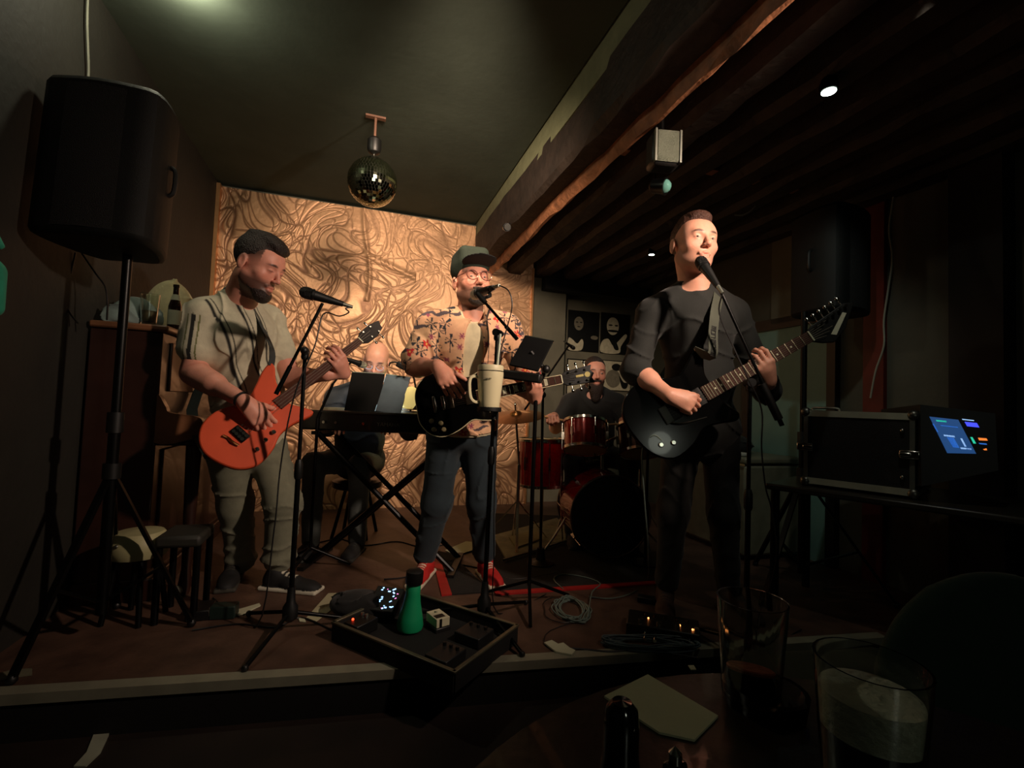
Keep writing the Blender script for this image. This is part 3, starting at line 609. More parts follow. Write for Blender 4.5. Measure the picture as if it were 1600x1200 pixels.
def guitar(name, label, cat, bridge, head, front, kind):
    """bridge, head: world points on the string line; front: direction the face looks"""
    bridge, head = Vector(bridge), Vector(head); R = frame(head - bridge, front); Lw = (head - bridge).length
    scale = {'bass': .81, 'super': .63, 'paul': .62}[kind]; hl = {'bass': .19, 'super': .20, 'paul': .17}[kind]; total = scale + hl; sc = Lw / total
    M = Matrix.Translation(bridge) @ R.to_4x4() @ Matrix.Scale(sc, 4)
    t = thing(name, label, cat, bridge)
    out = {'bass': BASS, 'super': SUPER, 'paul': PAUL}[kind]; th = .042
    bodym = {'bass': mat('orange_red_lacquer', (216, 84, 50), .4, noise=.08, nscale=8, coat=.25), 'super': mat('black_lacquer', (6, 6, 6), .16, coat=.2, noise=0, spec=.3), 'paul': mat('black_lacquer', (6, 6, 6), .16, coat=.2, noise=0, spec=.3)}[kind]
    m = MB(); m.prism(smooth2(out, 5), -th, 0, M); b = m.build('body', bodym, t, bevel=.007)
    if kind == 'paul':
        m = MB(); o = [Vector((x * 1.0, y * 1.0, 0)) for x, y in out]; m.tube([M @ Vector((p.x, p.y, -.002)) for p in o], .0022, 6, 5, True); m.build('binding', mat('cream_binding', (215, 205, 165), .5), t)
    def bx(m, x, y, z, sx, sy, sz): return m.box(M @ Vector((x, y, z)), (sx * sc, sy * sc, sz * sc), R)
    nw0, nw1 = (.032, .021) if kind == 'bass' else (.029, .0215)
    x0 = {'bass': .20, 'super': .17, 'paul': .175}[kind]
    wood = mat('neck_wood', (96, 52, 34), .5, noise=.2) if kind != 'super' else mat('neck_wood_dark', (70, 44, 30), .5)
    m = MB(); vs = []; n = 8
    for x, w_ in ((x0 + .04, nw0), (scale, nw1)):
        for i in range(n + 1):
            a = math.pi * i / n; vs.append(M @ Vector((x, w_ * math.cos(a), .002 - .022 * math.sin(a))))
    fs = [(i, i + 1, n + 2 + i, n + 1 + i) for i in range(n)] + [(n, 0, n + 1, 2 * n + 1), tuple(range(n + 1))[::-1], tuple(range(n + 1, 2 * n + 2))]; m.add(vs, fs); m.build('neck', wood, t)
    m = MB(); m.prism([(x0, nw0 + .001), (x0, -nw0 - .001), (scale, -nw1), (scale, nw1)], .003, .010, M)
    fb = m.build('fretboard', mat('rosewood', (72, 38, 28), .65, spec=.25, noise=.25, nscale=30), t, smooth=False)
    if kind == 'paul':
        m = MB(); 
        for sy in (-1, 1): m.prism([(x0, sy * (nw0 + .003)), (x0, sy * (nw0)), (scale, sy * (nw1)), (scale, sy * (nw1 + .003))], .003, .0105, M)
        m.build('fretboard_binding', mat('cream_binding', (215, 205, 165), .5), t, smooth=False)
    if kind != 'bass':
        m = MB()
        for k in range(1, 23):
            x = scale * 2 ** (-k / 12)
            if x > x0 + .004: w_ = nw1 + (nw0 - nw1) * (scale - x) / (scale - x0); bx(m, x, 0, .011, .003, 2 * w_, .0025)
        m.build('frets', mat('fret_wire', (220, 215, 180), .25, 1, noise=0), t, smooth=False, kind='stuff')
        m = MB()
        for k in (3, 5, 7, 9, 12, 15, 17, 19):
            x = scale * (2 ** (-k / 12) + 2 ** (-(k - 1) / 12)) / 2
            if kind == 'paul': bx(m, x, 0, .0104, .017, .034, .001)
            else: m.cyl(M @ Vector((x, 0, .0098)), M @ Vector((x, 0, .0107)), .004)
        m.build('inlays', mat('pearl', (225, 222, 190), .35, noise=.05), t, smooth=False, kind='stuff')
    else:
        m = MB(); [bx(m, scale * 2 ** (-k / 12), 0, .0105, .0015, 2 * nw1, .0006) for k in (5, 7, 12)]
    # headstock
    hs = {'bass': [(scale, .022), (scale + .03, .04), (scale + .12, .045), (scale + .19, .030), (scale + .175, 0), (scale + .17, -.02), (scale + .11, -.042), (scale + .03, -.04), (scale, -.022)],
          'super': [(scale, .021), (scale + .03, .033), (scale + .18, .050), (scale + .215, .035), (scale + .13, -.035), (scale + .065, -.062), (scale + .03, -.045), (scale, -.021)],
          'paul': [(scale, .022), (scale + .025, .038), (scale + .10, .042), (scale + .165, .047), (scale + .155, .02), (scale + .17, 0), (scale + .155, -.02), (scale + .165, -.047), (scale + .10, -.042), (scale + .025, -.038), (scale, -.022)]}[kind]
    m = MB(); m.prism(hs, -.010, .005, M); m.build('headstock', M_BLACK if kind != 'bass' else mat('dark_headstock', (26, 20, 17), .65, spec=.25), t, bevel=.002)
    m = MB(); bx(m, scale + .001, 0, .008, .005, 2 * nw1, .012); m.build('nut', mat('pearl', (225, 222, 190), .35, noise=.05), t, smooth=False)
    if kind == 'bass': pegs = [(scale + .05, 1), (scale + .11, 1), (scale + .07, -1), (scale + .13, -1)]
    elif kind == 'super': pegs = [(scale + .035 + .028 * i, 1) for i in range(6)]
    else: pegs = [(scale + .045 + .043 * i, sy) for i in range(3) for sy in (1, -1)]
    for x, sy in pegs:
        yy = {'bass': .027, 'paul': .028}.get(kind, .018 + (x - scale) * .11) * sy
        m = MB(); m.cyl(M @ Vector((x, yy, .004)), M @ Vector((x, yy, .016)), .0055 * sc); ye = {'bass': .062, 'paul': .062}.get(kind, .052 + (x - scale) * .1) * sy
        m.cyl(M @ Vector((x, yy, -.004)), M @ Vector((x, ye, -.004)), .0028 * sc); m.sph(M @ Vector((x, ye + .006 * sy, -.004)), .010 * sc, 10, (.9, 1.0, .55), R); m.build('tuner', M_STEEL, t)
    if kind == 'super':
        m = MB(); m.prism([(scale + .07, -.030), (scale + .085, -.042), (scale + .165, .012), (scale + .155, .022)], .005, .0062, M); m.build('headstock_logo', mat('logo_cream', (225, 222, 195), .5, emit=0), t, smooth=False)
    if kind == 'paul':
        m = MB(); m.prism([(scale + .075, -.006), (scale + .075, .006), (scale + .115, .006), (scale + .115, -.006)], .005, .0062, M); m.cyl(M @ Vector((scale + .135, 0, .005)), M @ Vector((scale + .135, 0, .0065)), .014); m.build('headstock_inlay', mat('gold_inlay', (190, 175, 110), .4, .3), t, smooth=False)
    # hardware
    if kind == 'bass':
        m = MB(); m.box(M @ Vector((.075, .0, .005)), (.035 * sc, .085 * sc, .012 * sc), R); m.build('pickup', M_BLACK, t, bevel=.004)
        m = MB(); bx(m, -.03, 0, .005, .05, .085, .012); b_ = m.build('bridge', M_BLACKM, t, bevel=.003)
        m = MB(); [m.cyl(M @ Vector((-.03 + dx, y, .010)), M @ Vector((-.03 + dx, y, .016)), .007) for y in (-.028, -.010, .010, .028) for dx in (-.013, .012)]; s_ = m.build('saddles', M_STEEL, b_)
        m = MB(); m.tube([M @ Vector((-.075, -.04, .004)), M @ Vector((-.082, -.01, .01)), M @ Vector((-.082, .02, .004)), M @ Vector((-.09, .045, .008))], .006, 8); m.build('tailpiece', mat('brass', (190, 130, 80), .3, 1), t)
        for x, y in ((.03, -.105), (-.03, -.115), (.085, -.10)):
            m = MB(); m.lathe(M @ Vector((x, y, 0)), R @ Vector((0, 0, 1)), [(.010, 0), (.010, .012), (.007, .016)]); m.build('knob', M_STEEL, t)
    else:
        px = (.035, .135) if kind == 'paul' else (.03, .145)
        for x in px: m = MB(); bx(m, x, 0, .005, .036, .072, .012); m.build('pickup', M_BLACK if kind == 'super' else mat('nickel_cover', (90, 80, 66), .35, .9), t, bevel=.003)
        m = MB(); bx(m, 0, 0, .008, .016 if kind == 'paul' else .032, .07, .014); m.build('bridge', M_STEEL if kind == 'paul' else mat('dull_steel', (90, 90, 84), .4, .9), t, bevel=.002)
        if kind == 'super':
            m = MB(); m.tube([M @ Vector((.0, -.035, .02)), M @ Vector((.04, -.06, .035)), M @ Vector((.12, -.08, .04))], .003); m.build('tremolo_arm', M_STEEL, t)
            kn = [(-.03, -.105), (-.075, -.09)]
        else:
            m = MB(); bx(m, -.045, 0, .008, .014, .085, .012); m.build('tailpiece', M_STEEL, t, bevel=.002); kn = [(-.03, -.10), (-.075, -.08), (-.02, -.135), (-.07, -.125)]
        for x, y in kn: m = MB(); m.lathe(M @ Vector((x, y, 0)), R @ Vector((0, 0, 1)), [(.012, 0), (.011, .012), (.008, .015)]); m.build('knob', mat('amber_knob', (120, 110, 80), .3) if kind == 'paul' else M_STEEL, t)
        m = MB(); m.lathe(M @ Vector((.235, .165 if kind == 'super' else .12, 0)), R @ Vector((.2, 1, 0)), [(.004, 0), (.004, .012), (.008, .015)]); m.build('strap_button', M_STEEL, t)
    ns = 4 if kind == 'bass' else 6; m = MB()
    for i in range(ns):
        f = (i / (ns - 1) - .5) * 2; m.cyl(M @ Vector((-.0, f * .026, .017)), M @ Vector((scale, f * .017, .0125)), .00045 if kind == 'super' else .0007, None, 5); m.cyl(M @ Vector((scale, f * .017, .0125)), M @ Vector((scale + .05 + .02 * (i % 3), f * .026, .012)), .0009, None, 5)
    m.build('strings', mat('string_steel', (105, 98, 86), .45, 1, noise=0), t, kind='stuff')
    return t, M, R

# ------------------------------------------------------------------ microphones and stands
def microphone(tip, tail, label, grille='dark', scale=1.0):
    tip, tail = Vector(tip), Vector(tail); ax = (tail - tip).normalized(); t = thing('microphone', label, 'microphone', tip); s = scale
    m = MB(); m.lathe(tip, ax, [(.0, 0), (.014 * s, .004 * s), (.0225 * s, .015 * s), (.0255 * s, .03 * s), (.024 * s, .045 * s), (.0215 * s, .052 * s)], 20); m.build('grille', M_GRILLE if grille == 'dark' else mat('silver_grille_mic', (170, 168, 150), .4, .8, bump=.8, bscale=400), t)
    m = MB(); m.lathe(tip + ax * .050 * s, ax, [(.0245 * s, 0), (.0245 * s, .008 * s), (.021 * s, .010 * s), (.0115 * s, .12 * s), (.0115 * s, .125 * s)], 20); m.build('body', M_BLACK, t)
    m = MB(); m.cyl(tip + ax * .173 * s, tip + ax * .215 * s, .009 * s, .007 * s); m.build('connector', M_ALU, t)
    return t, tip + ax * .215 * s
def mic_stand(base, joint, btip, btail, label, legs=(200, 320, 80), leg=.30, name='microphone_stand', mug=None):
    base, joint, btip, btail = map(Vector, (base, joint, btip, btail)); t = thing(name, label, 'microphone stand', base)
    hub = base + Vector((0, 0, .09)); m = MB(); m.lathe(base + Vector((0, 0, .05)), (0, 0, 1), [(.012, 0), (.030, .015), (.030, .06), (.018, .08), (.014, .14)]); m.build('hub', M_BLACK, t)
    for a in legs:
        a = math.radians(a); e = Vector((math.cos(a), math.sin(a), 0)) * leg; m = MB(); m.cyl(hub, base + e + Vector((0, 0, .014)), .008); l = m.build('leg', M_BLACKM, t)
        m = MB(); m.sph(base + e + Vector((0, 0, .012)), .013, 10); m.build('rubber_foot', M_BLACK, l)
    mid = hub.lerp(joint, .55); m = MB(); m.cyl(hub, mid, .0105); m.cyl(mid, joint, .008); m.build('pole', M_BLACKM, t)
    m = MB(); m.lathe(mid - Vector((0, 0, .05)), (0, 0, 1), [(.013, 0), (.0165, .01), (.0165, .06), (.012, .08)]); m.build('height_clutch', M_BLACK, t)
    bd = (btip - btail).normalized(); m = MB(); m.lathe(joint - Vector((0, 0, .035)), (0, 0, 1), [(.012, 0), (.016, .01), (.014, .03)]); m.cyl(joint - bd.cross(Vector((0, 0, 1))).normalized() * .022, joint + bd.cross(Vector((0, 0, 1))).normalized() * .034, .017); m.sph(joint + bd.cross(Vector((0, 0, 1))).normalized() * .045, .014, 10); m.build('boom_clutch', M_BLACK, t)
    m = MB(); m.cyl(btail, btip, .0065); m.cyl(btail, btail.lerp(btip, .3), .009); m.build('boom', M_BLACKM, t)
    return t, bd
def clip(t, p, ax, r=.017):
    m = MB(); m.lathe(Vector(p) - Vector(ax) * .03, ax, [(r, 0), (r * 1.05, .02), (r * .95, .06)], 14); return m.build('microphone_clip', M_BLACK, t)

# ---- bass player's stand
bJ = at(477, 549, 1.98); bt, bl = at(504, 474, 1.98), at(431, 616, 1.93)
base = Vector((bJ.x, bJ.y, STAGE)); ST1, _ = mic_stand(base, bJ, bt, bl, 'black boom microphone stand in front of the orange bass player', (150, 265, 25), .28)
tip, tail = at(467, 454, 1.94), at(545, 478, 2.03); mt_, e1 = microphone(tip, tail, 'black microphone pointing left toward the bearded bass player', scale=1.02)
clip(ST1, tip.lerp(tail, .52), (tail - tip).normalized())
wire('microphone_cable', [e1, at(540, 482, 2.02), at(545, 488, 2.02), at(530, 494, 2.0), at(505, 491, 1.99), at(492, 540, 1.97), at(466, 600, 1.96), at(450, 660, 1.97), at(437, 740, 1.98), at(428, 830, 1.98), Vector((base.x - .15, base.y + .03, STAGE + .008)), Vector((base.x - .5, base.y + .3, STAGE + .006))], .0032, M_CABLE, 'black cable looping from the bass player\'s microphone to the floor')
# ---- centre stand
cJ = at(777, 520, 2.12); base = Vector((cJ.x - .01, cJ.y, STAGE)); bt, bl = at(752, 466, 2.13), at(808, 530, 2.07)
ST2, _ = mic_stand(base, cJ, bt, bl, 'black boom microphone stand carrying the cream tumbler, between camera and cap wearer', (168, 303, 50), .30)
tip, tail = at(738, 462, 2.26), at(775, 448, 2.10); mt_, e2 = microphone(tip, tail, 'microphone in front of the cap wearer\'s mouth', 'silver', 1.05); clip(ST2, tip.lerp(tail, .62), (tail - tip).normalized()); clip(ST2, bt, (bt - bl).normalized(), .012)
m = MB(); m.tube([tip.lerp(tail, .62), at(766, 462, 2.14), bt], .008, 8); m.build('boom_extension', M_BLACK, ST2)
wire('microphone_cable', [e2, at(795, 455, 2.05), at(800, 480, 2.05), at(790, 520, 2.07), at(781, 560, 2.08), at(778, 650, 2.10), at(773, 760, 2.10), at(772, 860, 2.10), base + Vector((.06, .1, .01)), base + Vector((.3, .35, .008))], .003, M_CABLE, 'black cable dropping from the cap wearer\'s microphone')
# ---- singer's stand
sJ = at(1172, 598, 1.88); base = Vector((sJ.x, sJ.y, STAGE)); bt, bl = at(1112, 424, 1.90), at(1222, 665, 1.86)
ST3, _ = mic_stand(base, sJ, bt, bl, 'black boom microphone stand beside the black clad singer', (235, 350, 110), .28)
m = MB(); m.cyl(at(1190, 600, 1.865), at(1217, 655, 1.86), .016); m.build('counterweight', M_BLACK, ST3)
tip, tail = at(1091, 403, 1.945), at(1122, 448, 1.85); mt_, e3 = microphone(tip, tail, 'dark microphone at the black clad singer\'s mouth', scale=1.0); clip(ST3, tip.lerp(tail, .5), (tail - tip).normalized())
wire('microphone_cable', [e3, at(1124, 490, 1.86), at(1145, 540, 1.85), at(1168, 590, 1.83), at(1190, 640, 1.84), at(1190, 700, 1.85), at(1196, 760, 1.86), at(1206, 800, 1.87), at(1212, 880, 1.88), base + Vector((.1, .12, .008)), base + Vector((.4, .3, .008))], .003, M_CABLE, 'black cable hanging from the singer\'s microphone stand')
# ---- tumbler in its holder on the centre pole
def tumbler():
    c = at(764, 641, 2.03); c.x -= 0; t = thing('tumbler', 'cream handled tumbler with straw held on the centre microphone stand', 'cup', c); up = Vector((0, 0, 1))
    H = .165; m = MB(); m.lathe(c, up, [(.0, 0), (.040, .0), (.043, .006), (.045, .03), (.0555, .135), (.0565, H - .012), (.0565, H)], 32); m.build('body', mat('cream_enamel', (222, 212, 172), .4, noise=.03, coat=.2), t)
    m = MB(); m.lathe(c + up * H, up, [(.055, 0), (.0555, .004), (.053, .005)], 32); m.build('lid_band', M_BLACK, t)
    m = MB(); m.lathe(c + up * (H + .004), up, [(.0555, 0), (.056, .018), (.053, .024), (.0, .024)], 32); m.build('lid', mat('cream_lid', (215, 206, 168), .45, noise=.03), t)
    Rr = frame(Vector((-1, -.25, 0)), up); P = lambda x, z: c + Rr @ Vector((x, 0, z))
    m = MB(); m.tube([P(.045, .135), P(.066, .142), P(.083, .136), P(.089, .115), P(.086, .07), P(.078, .045), P(.062, .033), P(.044, .034)], (.010, .006), flat=(0, 0, 1) if False else tuple(Rr @ Vector((0, 1, 0)))); m.build('handle', mat('cream_enamel', (222, 212, 172), .4, noise=.03, coat=.2), t, bevel=.002)
    m = MB(); m.cyl(c + Vector((.028, 0, H + .02)), c + Vector((.036, 0, H + .165)), .0052); m.build('straw', mat('pale_straw', (205, 212, 190), .35), t)
    text('lettering', 'STANLEY', c + Vector((-.012, -.0575, H - .032)), Matrix.Rotation(math.radians(90), 3, 'X'), .010, mat('grey_print', (95, 92, 78), .6), t)
    # the ring that holds it belongs to the stand
    m = MB(); m.lathe(c - up * .006, up, [(.0, 0), (.05, 0), (.053, .004), (.053, .02), (.051, .02), (.050, .006), (.0, .0055)], 24); q = Vector((cJ.x, cJ.y, c.z + .0)); m.tube([c + Vector((.03, .03, -.004)), Vector((q.x, q.y, c.z - .02))], .012, 8); m.cyl(q - up * .04, q + up * .02, .017); m.build('cup_holder', M_BLACK, ST2)
tumbler()
# ---- tablet on a clamp
def tablet_thing():
    c = at(828, 556, 2.32); t = thing('tablet', 'black tablet tilted up on its holder to the right of the cap wearer', 'tablet', c)
    A_, B_2, C_, D_ = at(822, 526, 2.36), at(864, 534, 2.30), at(843, 577, 2.22), at(793, 571, 2.28)
    xa = (B_2 - A_).normalized(); R = frame(B_2 - A_, (A_ - D_).cross(B_2 - A_)); cc = (A_ + B_2 + C_ + D_) / 4
    m = MB(); m.box(cc, ((B_2 - A_).length * 1.05, (A_ - D_).length, .012), R); m.build('case', mat('matt_black', (13, 13, 13), .85, spec=.2), t, bevel=.003)
    m = MB(); m.box(cc + (A_ - D_).normalized() * (A_ - D_).length * .49, ((B_2 - A_).length * 1.0, .004, .014), R); m.build('edge', M_ALU, t)
    s_ = at(838, 600, 2.34); m = MB()
    t2 = thing('music_stand', 'slim black stand that carries the tilted tablet', 'stand', Vector((s_.x, s_.y, STAGE)))
    m.cyl((s_.x, s_.y, STAGE + .1), (s_.x, s_.y, s_.z), .010); m.build('pole', M_BLACKM, t2)
    m = MB(); m.tube([(s_.x, s_.y, s_.z - .02), at(850, 580, 2.3), cc - (R @ Vector((0, 0, .012)))], .010, 8); m.sph(at(853, 577, 2.28), .022, 10); m.build('arm', M_BLACK, t2)
    m = MB(); m.box(at(815, 588, 2.26), (.20, .05, .045), frame(C_ - D_, (0, 0, 1))); m.build('clamp', M_BLACK, t2, bevel=.008)
    for a in (30, 150, 270):
        a = math.radians(a); m = MB(); m.cyl((s_.x, s_.y, STAGE + .12), (s_.x + .24 * math.cos(a), s_.y + .24 * math.sin(a), STAGE + .012), .008); m.build('leg', M_BLACKM, t2)
tablet_thing()

G_BASS = guitar('bass_guitar', 'orange red solid body bass guitar played by the bearded man at left', 'bass guitar', at(383, 672, 2.06), at(597, 506, 2.52), Vector((.28, -1, .12)), 'bass')
G_PAUL = guitar('electric_guitar', 'black electric guitar with cream trim slung on the man in the cap', 'guitar', at(693, 630, 2.32), at(928, 583, 2.32), Vector((-.05, -1, .15)), 'paul')
G_SUP = guitar('electric_guitar', 'glossy black electric guitar held by the singer in black', 'guitar', at(1040, 649, 2.03), at(1337, 487, 1.98), Vector((.0, -1, .22)), 'super')
# ------------------------------------------------------------------ people
def person(name_label, loc): return thing('person', name_label, 'person', loc)
def eyes(H, par, iris=(60, 45, 35), look=(0, 0)):
    wh, ir = np.array(lin((178, 160, 148))), np.array(lin(iris))
    for sx in (-1, 1):
        c = H.p(sx * .032, .0800, .0032); r = .0118 * H.s; d = H.R @ np.array((look[0], 1, look[1])); d /= np.linalg.norm(d)
        m = MB(); m.sph(c, r, 14); o = m.build('eye', mat('eyeball', (225, 215, 205), .15, attr=True, noise=0), par)
        a = o.data.color_attributes.new('Col', 'FLOAT_COLOR', 'POINT'); v = np.array([tuple(x.co) for x in o.data.vertices]) - c; k = (v @ d) / r
        cc = np.ones((len(v), 4), np.float32); cc[:, :3] = np.where((k > .87)[:, None], ir * .2, np.where((k > .72)[:, None], ir, wh)); a.data.foreach_set('color', cc.ravel())
def scalp(H, lift=.006, front=.02, low=-.03, W=1.0, top=0.0, back=0.0):
    """hair shell over the skull, open at the face"""
    return [H.e((0, -.016, .045 + top * .5), (.0745 * W + lift, .097 + lift, .086 + lift + top), .01), H.e((0, .09 + front, -.035), (.15, .075, .105), .02, 's'), H.e((0, .05 + back, -.11), (.2, .12, .11 + low), .02, 's'),
            H.e((.082, .02, -.01), (.03, .035, .045), .01, 's'), H.e((-.082, .02, -.01), (.03, .035, .045), .01, 's')]

# ---------- A: bass player
def bassist():
    T = person('bearded bass player in a pale striped t-shirt looking down, short dark hair', Vector((-1.15, 2.5, STAGE)))
    H = Head(at(403, 416, 2.20), (.965, -.14, -.38), roll=0, sc=1.14)
    J = dict(N=at(372, 468, 2.27), P=at(385, 690, 2.46), SR=at(318, 492, 2.20), SL=at(420, 500, 2.50))
    eR, wR = at(303, 583, 2.17), at(380, 626, 2.03); eL, wL = at(455, 592, 2.44), at(510, 585, 2.36)
    gM, gR = G_BASS[1], G_BASS[2]; gx, gy, gz = (gR @ Vector(v) for v in ((1, 0, 0), (0, 1, 0), (0, 0, 1)))
    TP, R, A = torso(J, 0, 1.0, 1.05, .03)
    neck = [cap(J['N'], H.p(0, -.022, -.06), .066, .064, .03), cap(H.p(0, -.01, -.05), A(.96, .02), .06, .062, .03)]
    SR, SL = J['SR'], J['SL']
    arms = limb(SR, eR, .062, .052, bulge=.006) + limb(eR, wR, .050, .032, bulge=.006) + limb(SL, eL, .06, .05) + limb(eL, wL, .048, .031, bulge=.004)
    hipR, hipL = part_seg(J['P'], V3(J['P']) + R[:, 0], .10), part_seg(J['P'], V3(J['P']) - R[:, 0], .10)
    kR, kL = at(368, 790, 2.50), at(442, 785, 2.42); aR, aL = at(378, 880, 2.60), at(436, 878, 2.46)
    legs = limb(hipR, kR, .085, .058) + limb(kR, aR, .056, .04) + limb(hipL, kL, .085, .058) + limb(kL, aL, .056, .04)
    # plucking hand over the strings, fretting hand round the neck
    bw = gM @ Vector((.045, .045, .035)); hd = (gM @ Vector((.085, -.05, .03)) - Vector(wR)); 
    hR = hand(V3(wR) + V3(hd.normalized()) * .01, hd.normalized(), -gz, gx, [(22, 28, 18), (30, 34, 20), (34, 36, 22), (36, 38, 24)], 1.12, (.75, .55, .35), .3)
    nk = gM @ Vector((.615, 0, 0)); fb_ = nk - gy * .030 - gz * .012
    hL = hand(fb_ - (gz * .55 + gy * .45) * .085 + gx * .0, gz * .6 + gy * .42, gy * .7 - gz * .5, gx, [(35, 55, 35), (40, 55, 35), (45, 55, 35), (50, 55, 35)], 1.08, (.1, .5, .7), .3)
    wl2 = fb_ - (gz * .55 + gy * .45) * .085
    arms += [cap(wL, wl2, .03, .028, .02)]
    sk = H.skin((220, 152, 130), (34, 22, 16), stub=.85, fade=.86)
    def skc(P):
        c = sk(P); return c
    sculpt('body', TP + neck + H.prims(closed=True, wide=1.0) + arms + hR + hL + legs, .0045, M_SKIN, T, col=skc)
    sculpt('hair', scalp(H, .004, .006, .04, 1.0, .004, .035) + [H.e((0, .040, .112), (.052, .056, .024), .02, rx=-14), H.e((0, .076, .092), (.040, .018, .014), .015, rx=-30), H.e((0, -.02, .118), (.05, .07, .02), .02)], .004, M_HAIR, T, disp=folds(.003, 90, 1))
    sculpt('beard', [H.e((0, .070, -.103), (.040, .032, .034), .02), H.c((-.046, .028, -.078), (-.02, .065, -.098), .014, .016, .02), H.c((.046, .028, -.078), (.02, .065, -.098), .014, .016, .02), H.e((0, .104, -.072), (.022, .014, .018), .01, 's')], .004, M_HAIR, T, disp=folds(.002, 120, 2))
    # t-shirt
    S, _, _ = torso(J, .016, 1.02, 1.05, .036); up = R[:, 2]
    sl = [cap(SR, part_seg(SR, eR, .60), .078, .080, .03), cap(SL, part_seg(SL, eL, .60), .074, .074, .03)]
    sl += [cap(part_seg(SR, eR, .60), part_seg(SR, eR, .9), .066, .07, .004, 's')] if False else []
    hem = [ell(A(.03), (.178, .16, .15), R, .04), cap(J['N'], A(.97, .01), .074, .072, .03), ell(H.p(0, .035, -.145), (.066, .06, .045), H.R, .012, 's')]
    basec, dark, olive = np.array(lin((196, 190, 164))), np.array(lin((26, 27, 24))), np.array(lin((104, 108, 62)))
    N_, P_ = V3(J['N']), V3(J['P'])
    def shc(P):
        q = (P - P_) @ R; x, z = q[:, 0], q[:, 2]; c = np.tile(basec, (len(P), 1)); fr = q[:, 1] > -.02
        xs = x + .018 * np.sin(z * 6) - .04
        for x0, w_, cc in ((.085, .0055, dark), (.066, .002, dark), (-.005, .0048, dark), (-.024, .002, dark), (-.075, .0048, dark), (-.092, .002, dark), (.155, .006, dark)):
            mk = (np.clip(1.6 - np.abs(xs - x0) / w_, 0, 1) * fr)[:, None]; c = c * (1 - mk) + cc * mk
        a, b = V3(SR), V3(eR); ab = (b - a) / np.linalg.norm(b - a); s = (P - a) @ ab; side = (P - a) - s[:, None] * ab; arm = (s > .02) & (np.linalg.norm(side, axis=1) < .1) & (x > .13)
        nrm = np.cross(ab, np.array((0.2, -1, .1))); nrm /= np.linalg.norm(nrm); t = side @ nrm
        c[arm] = basec
        for t0, w_, cc in ((.005, .009, dark), (.03, .003, olive), (-.02, .003, olive)):
            mk = arm & (np.abs(t - t0) < w_); c[mk] = cc
        return c
    sculpt('t_shirt', S + sl + hem, .0042, clothm('shirt_cloth', (172, 170, 140), True), T, disp=folds(.010, 17, 3), col=shc)
    # trousers
    TR = [ell(P_, (.172, .145, .12), R, .05)] + limb(hipR, kR, .100, .082, k=.05) + limb(kR, part_seg(kR, aR, .93), .080, .070, k=.04) + limb(hipL, kL, .100, .084, k=.05) + limb(kL, part_seg(kL, aL, .93), .082, .074, k=.04)
    TR += [ell(part_seg(kL, aL, .9), (.085, .085, .03), None, .02), ell(part_seg(kR, aR, .9), (.08, .085, .03), None, .02)]
    sculpt('trousers', TR, .007, clothm('olive_trousers', (118, 118, 98)), T, disp=folds(.012, 20, 5))
    hz = STAGE
    shoe('shoe', (aL[0] - .06, aL[1] - .02, hz), (aL[0] + .235, aL[1] - .06, hz), T, (24, 24, 24), (205, 200, 180), width=.052)
    shoe('shoe', (aR[0] - .05, aR[1] + .03, hz), (aR[0] + .06, aR[1] - .25, hz), T, (24, 24, 24), (60, 58, 50), width=.052)
    f = (V3(wR) - V3(eR)); f /= np.linalg.norm(f); m = MB(); m.lathe(V3(wR) - f * .012, f, [(.036, 0), (.040, .006), (.036, .012)], 18); m.build('bracelet', M_BLACK, T)
    # strap belongs to the bass
    m = MB(); b0 = gM @ Vector((.33, .19, -.01)); m.tube([b0, at(425, 545, 2.22), at(405, 500, 2.27), at(396, 470, 2.32), at(400, 468, 2.45), at(350, 540, 2.68), at(300, 640, 2.60), gM @ Vector((-.19, 0, -.03))], (.026, .0015), flat=(0, -1, 0.3)); m.build('strap', mat('strap_grey', (52, 58, 58), .8), G_BASS[0])
bassist()

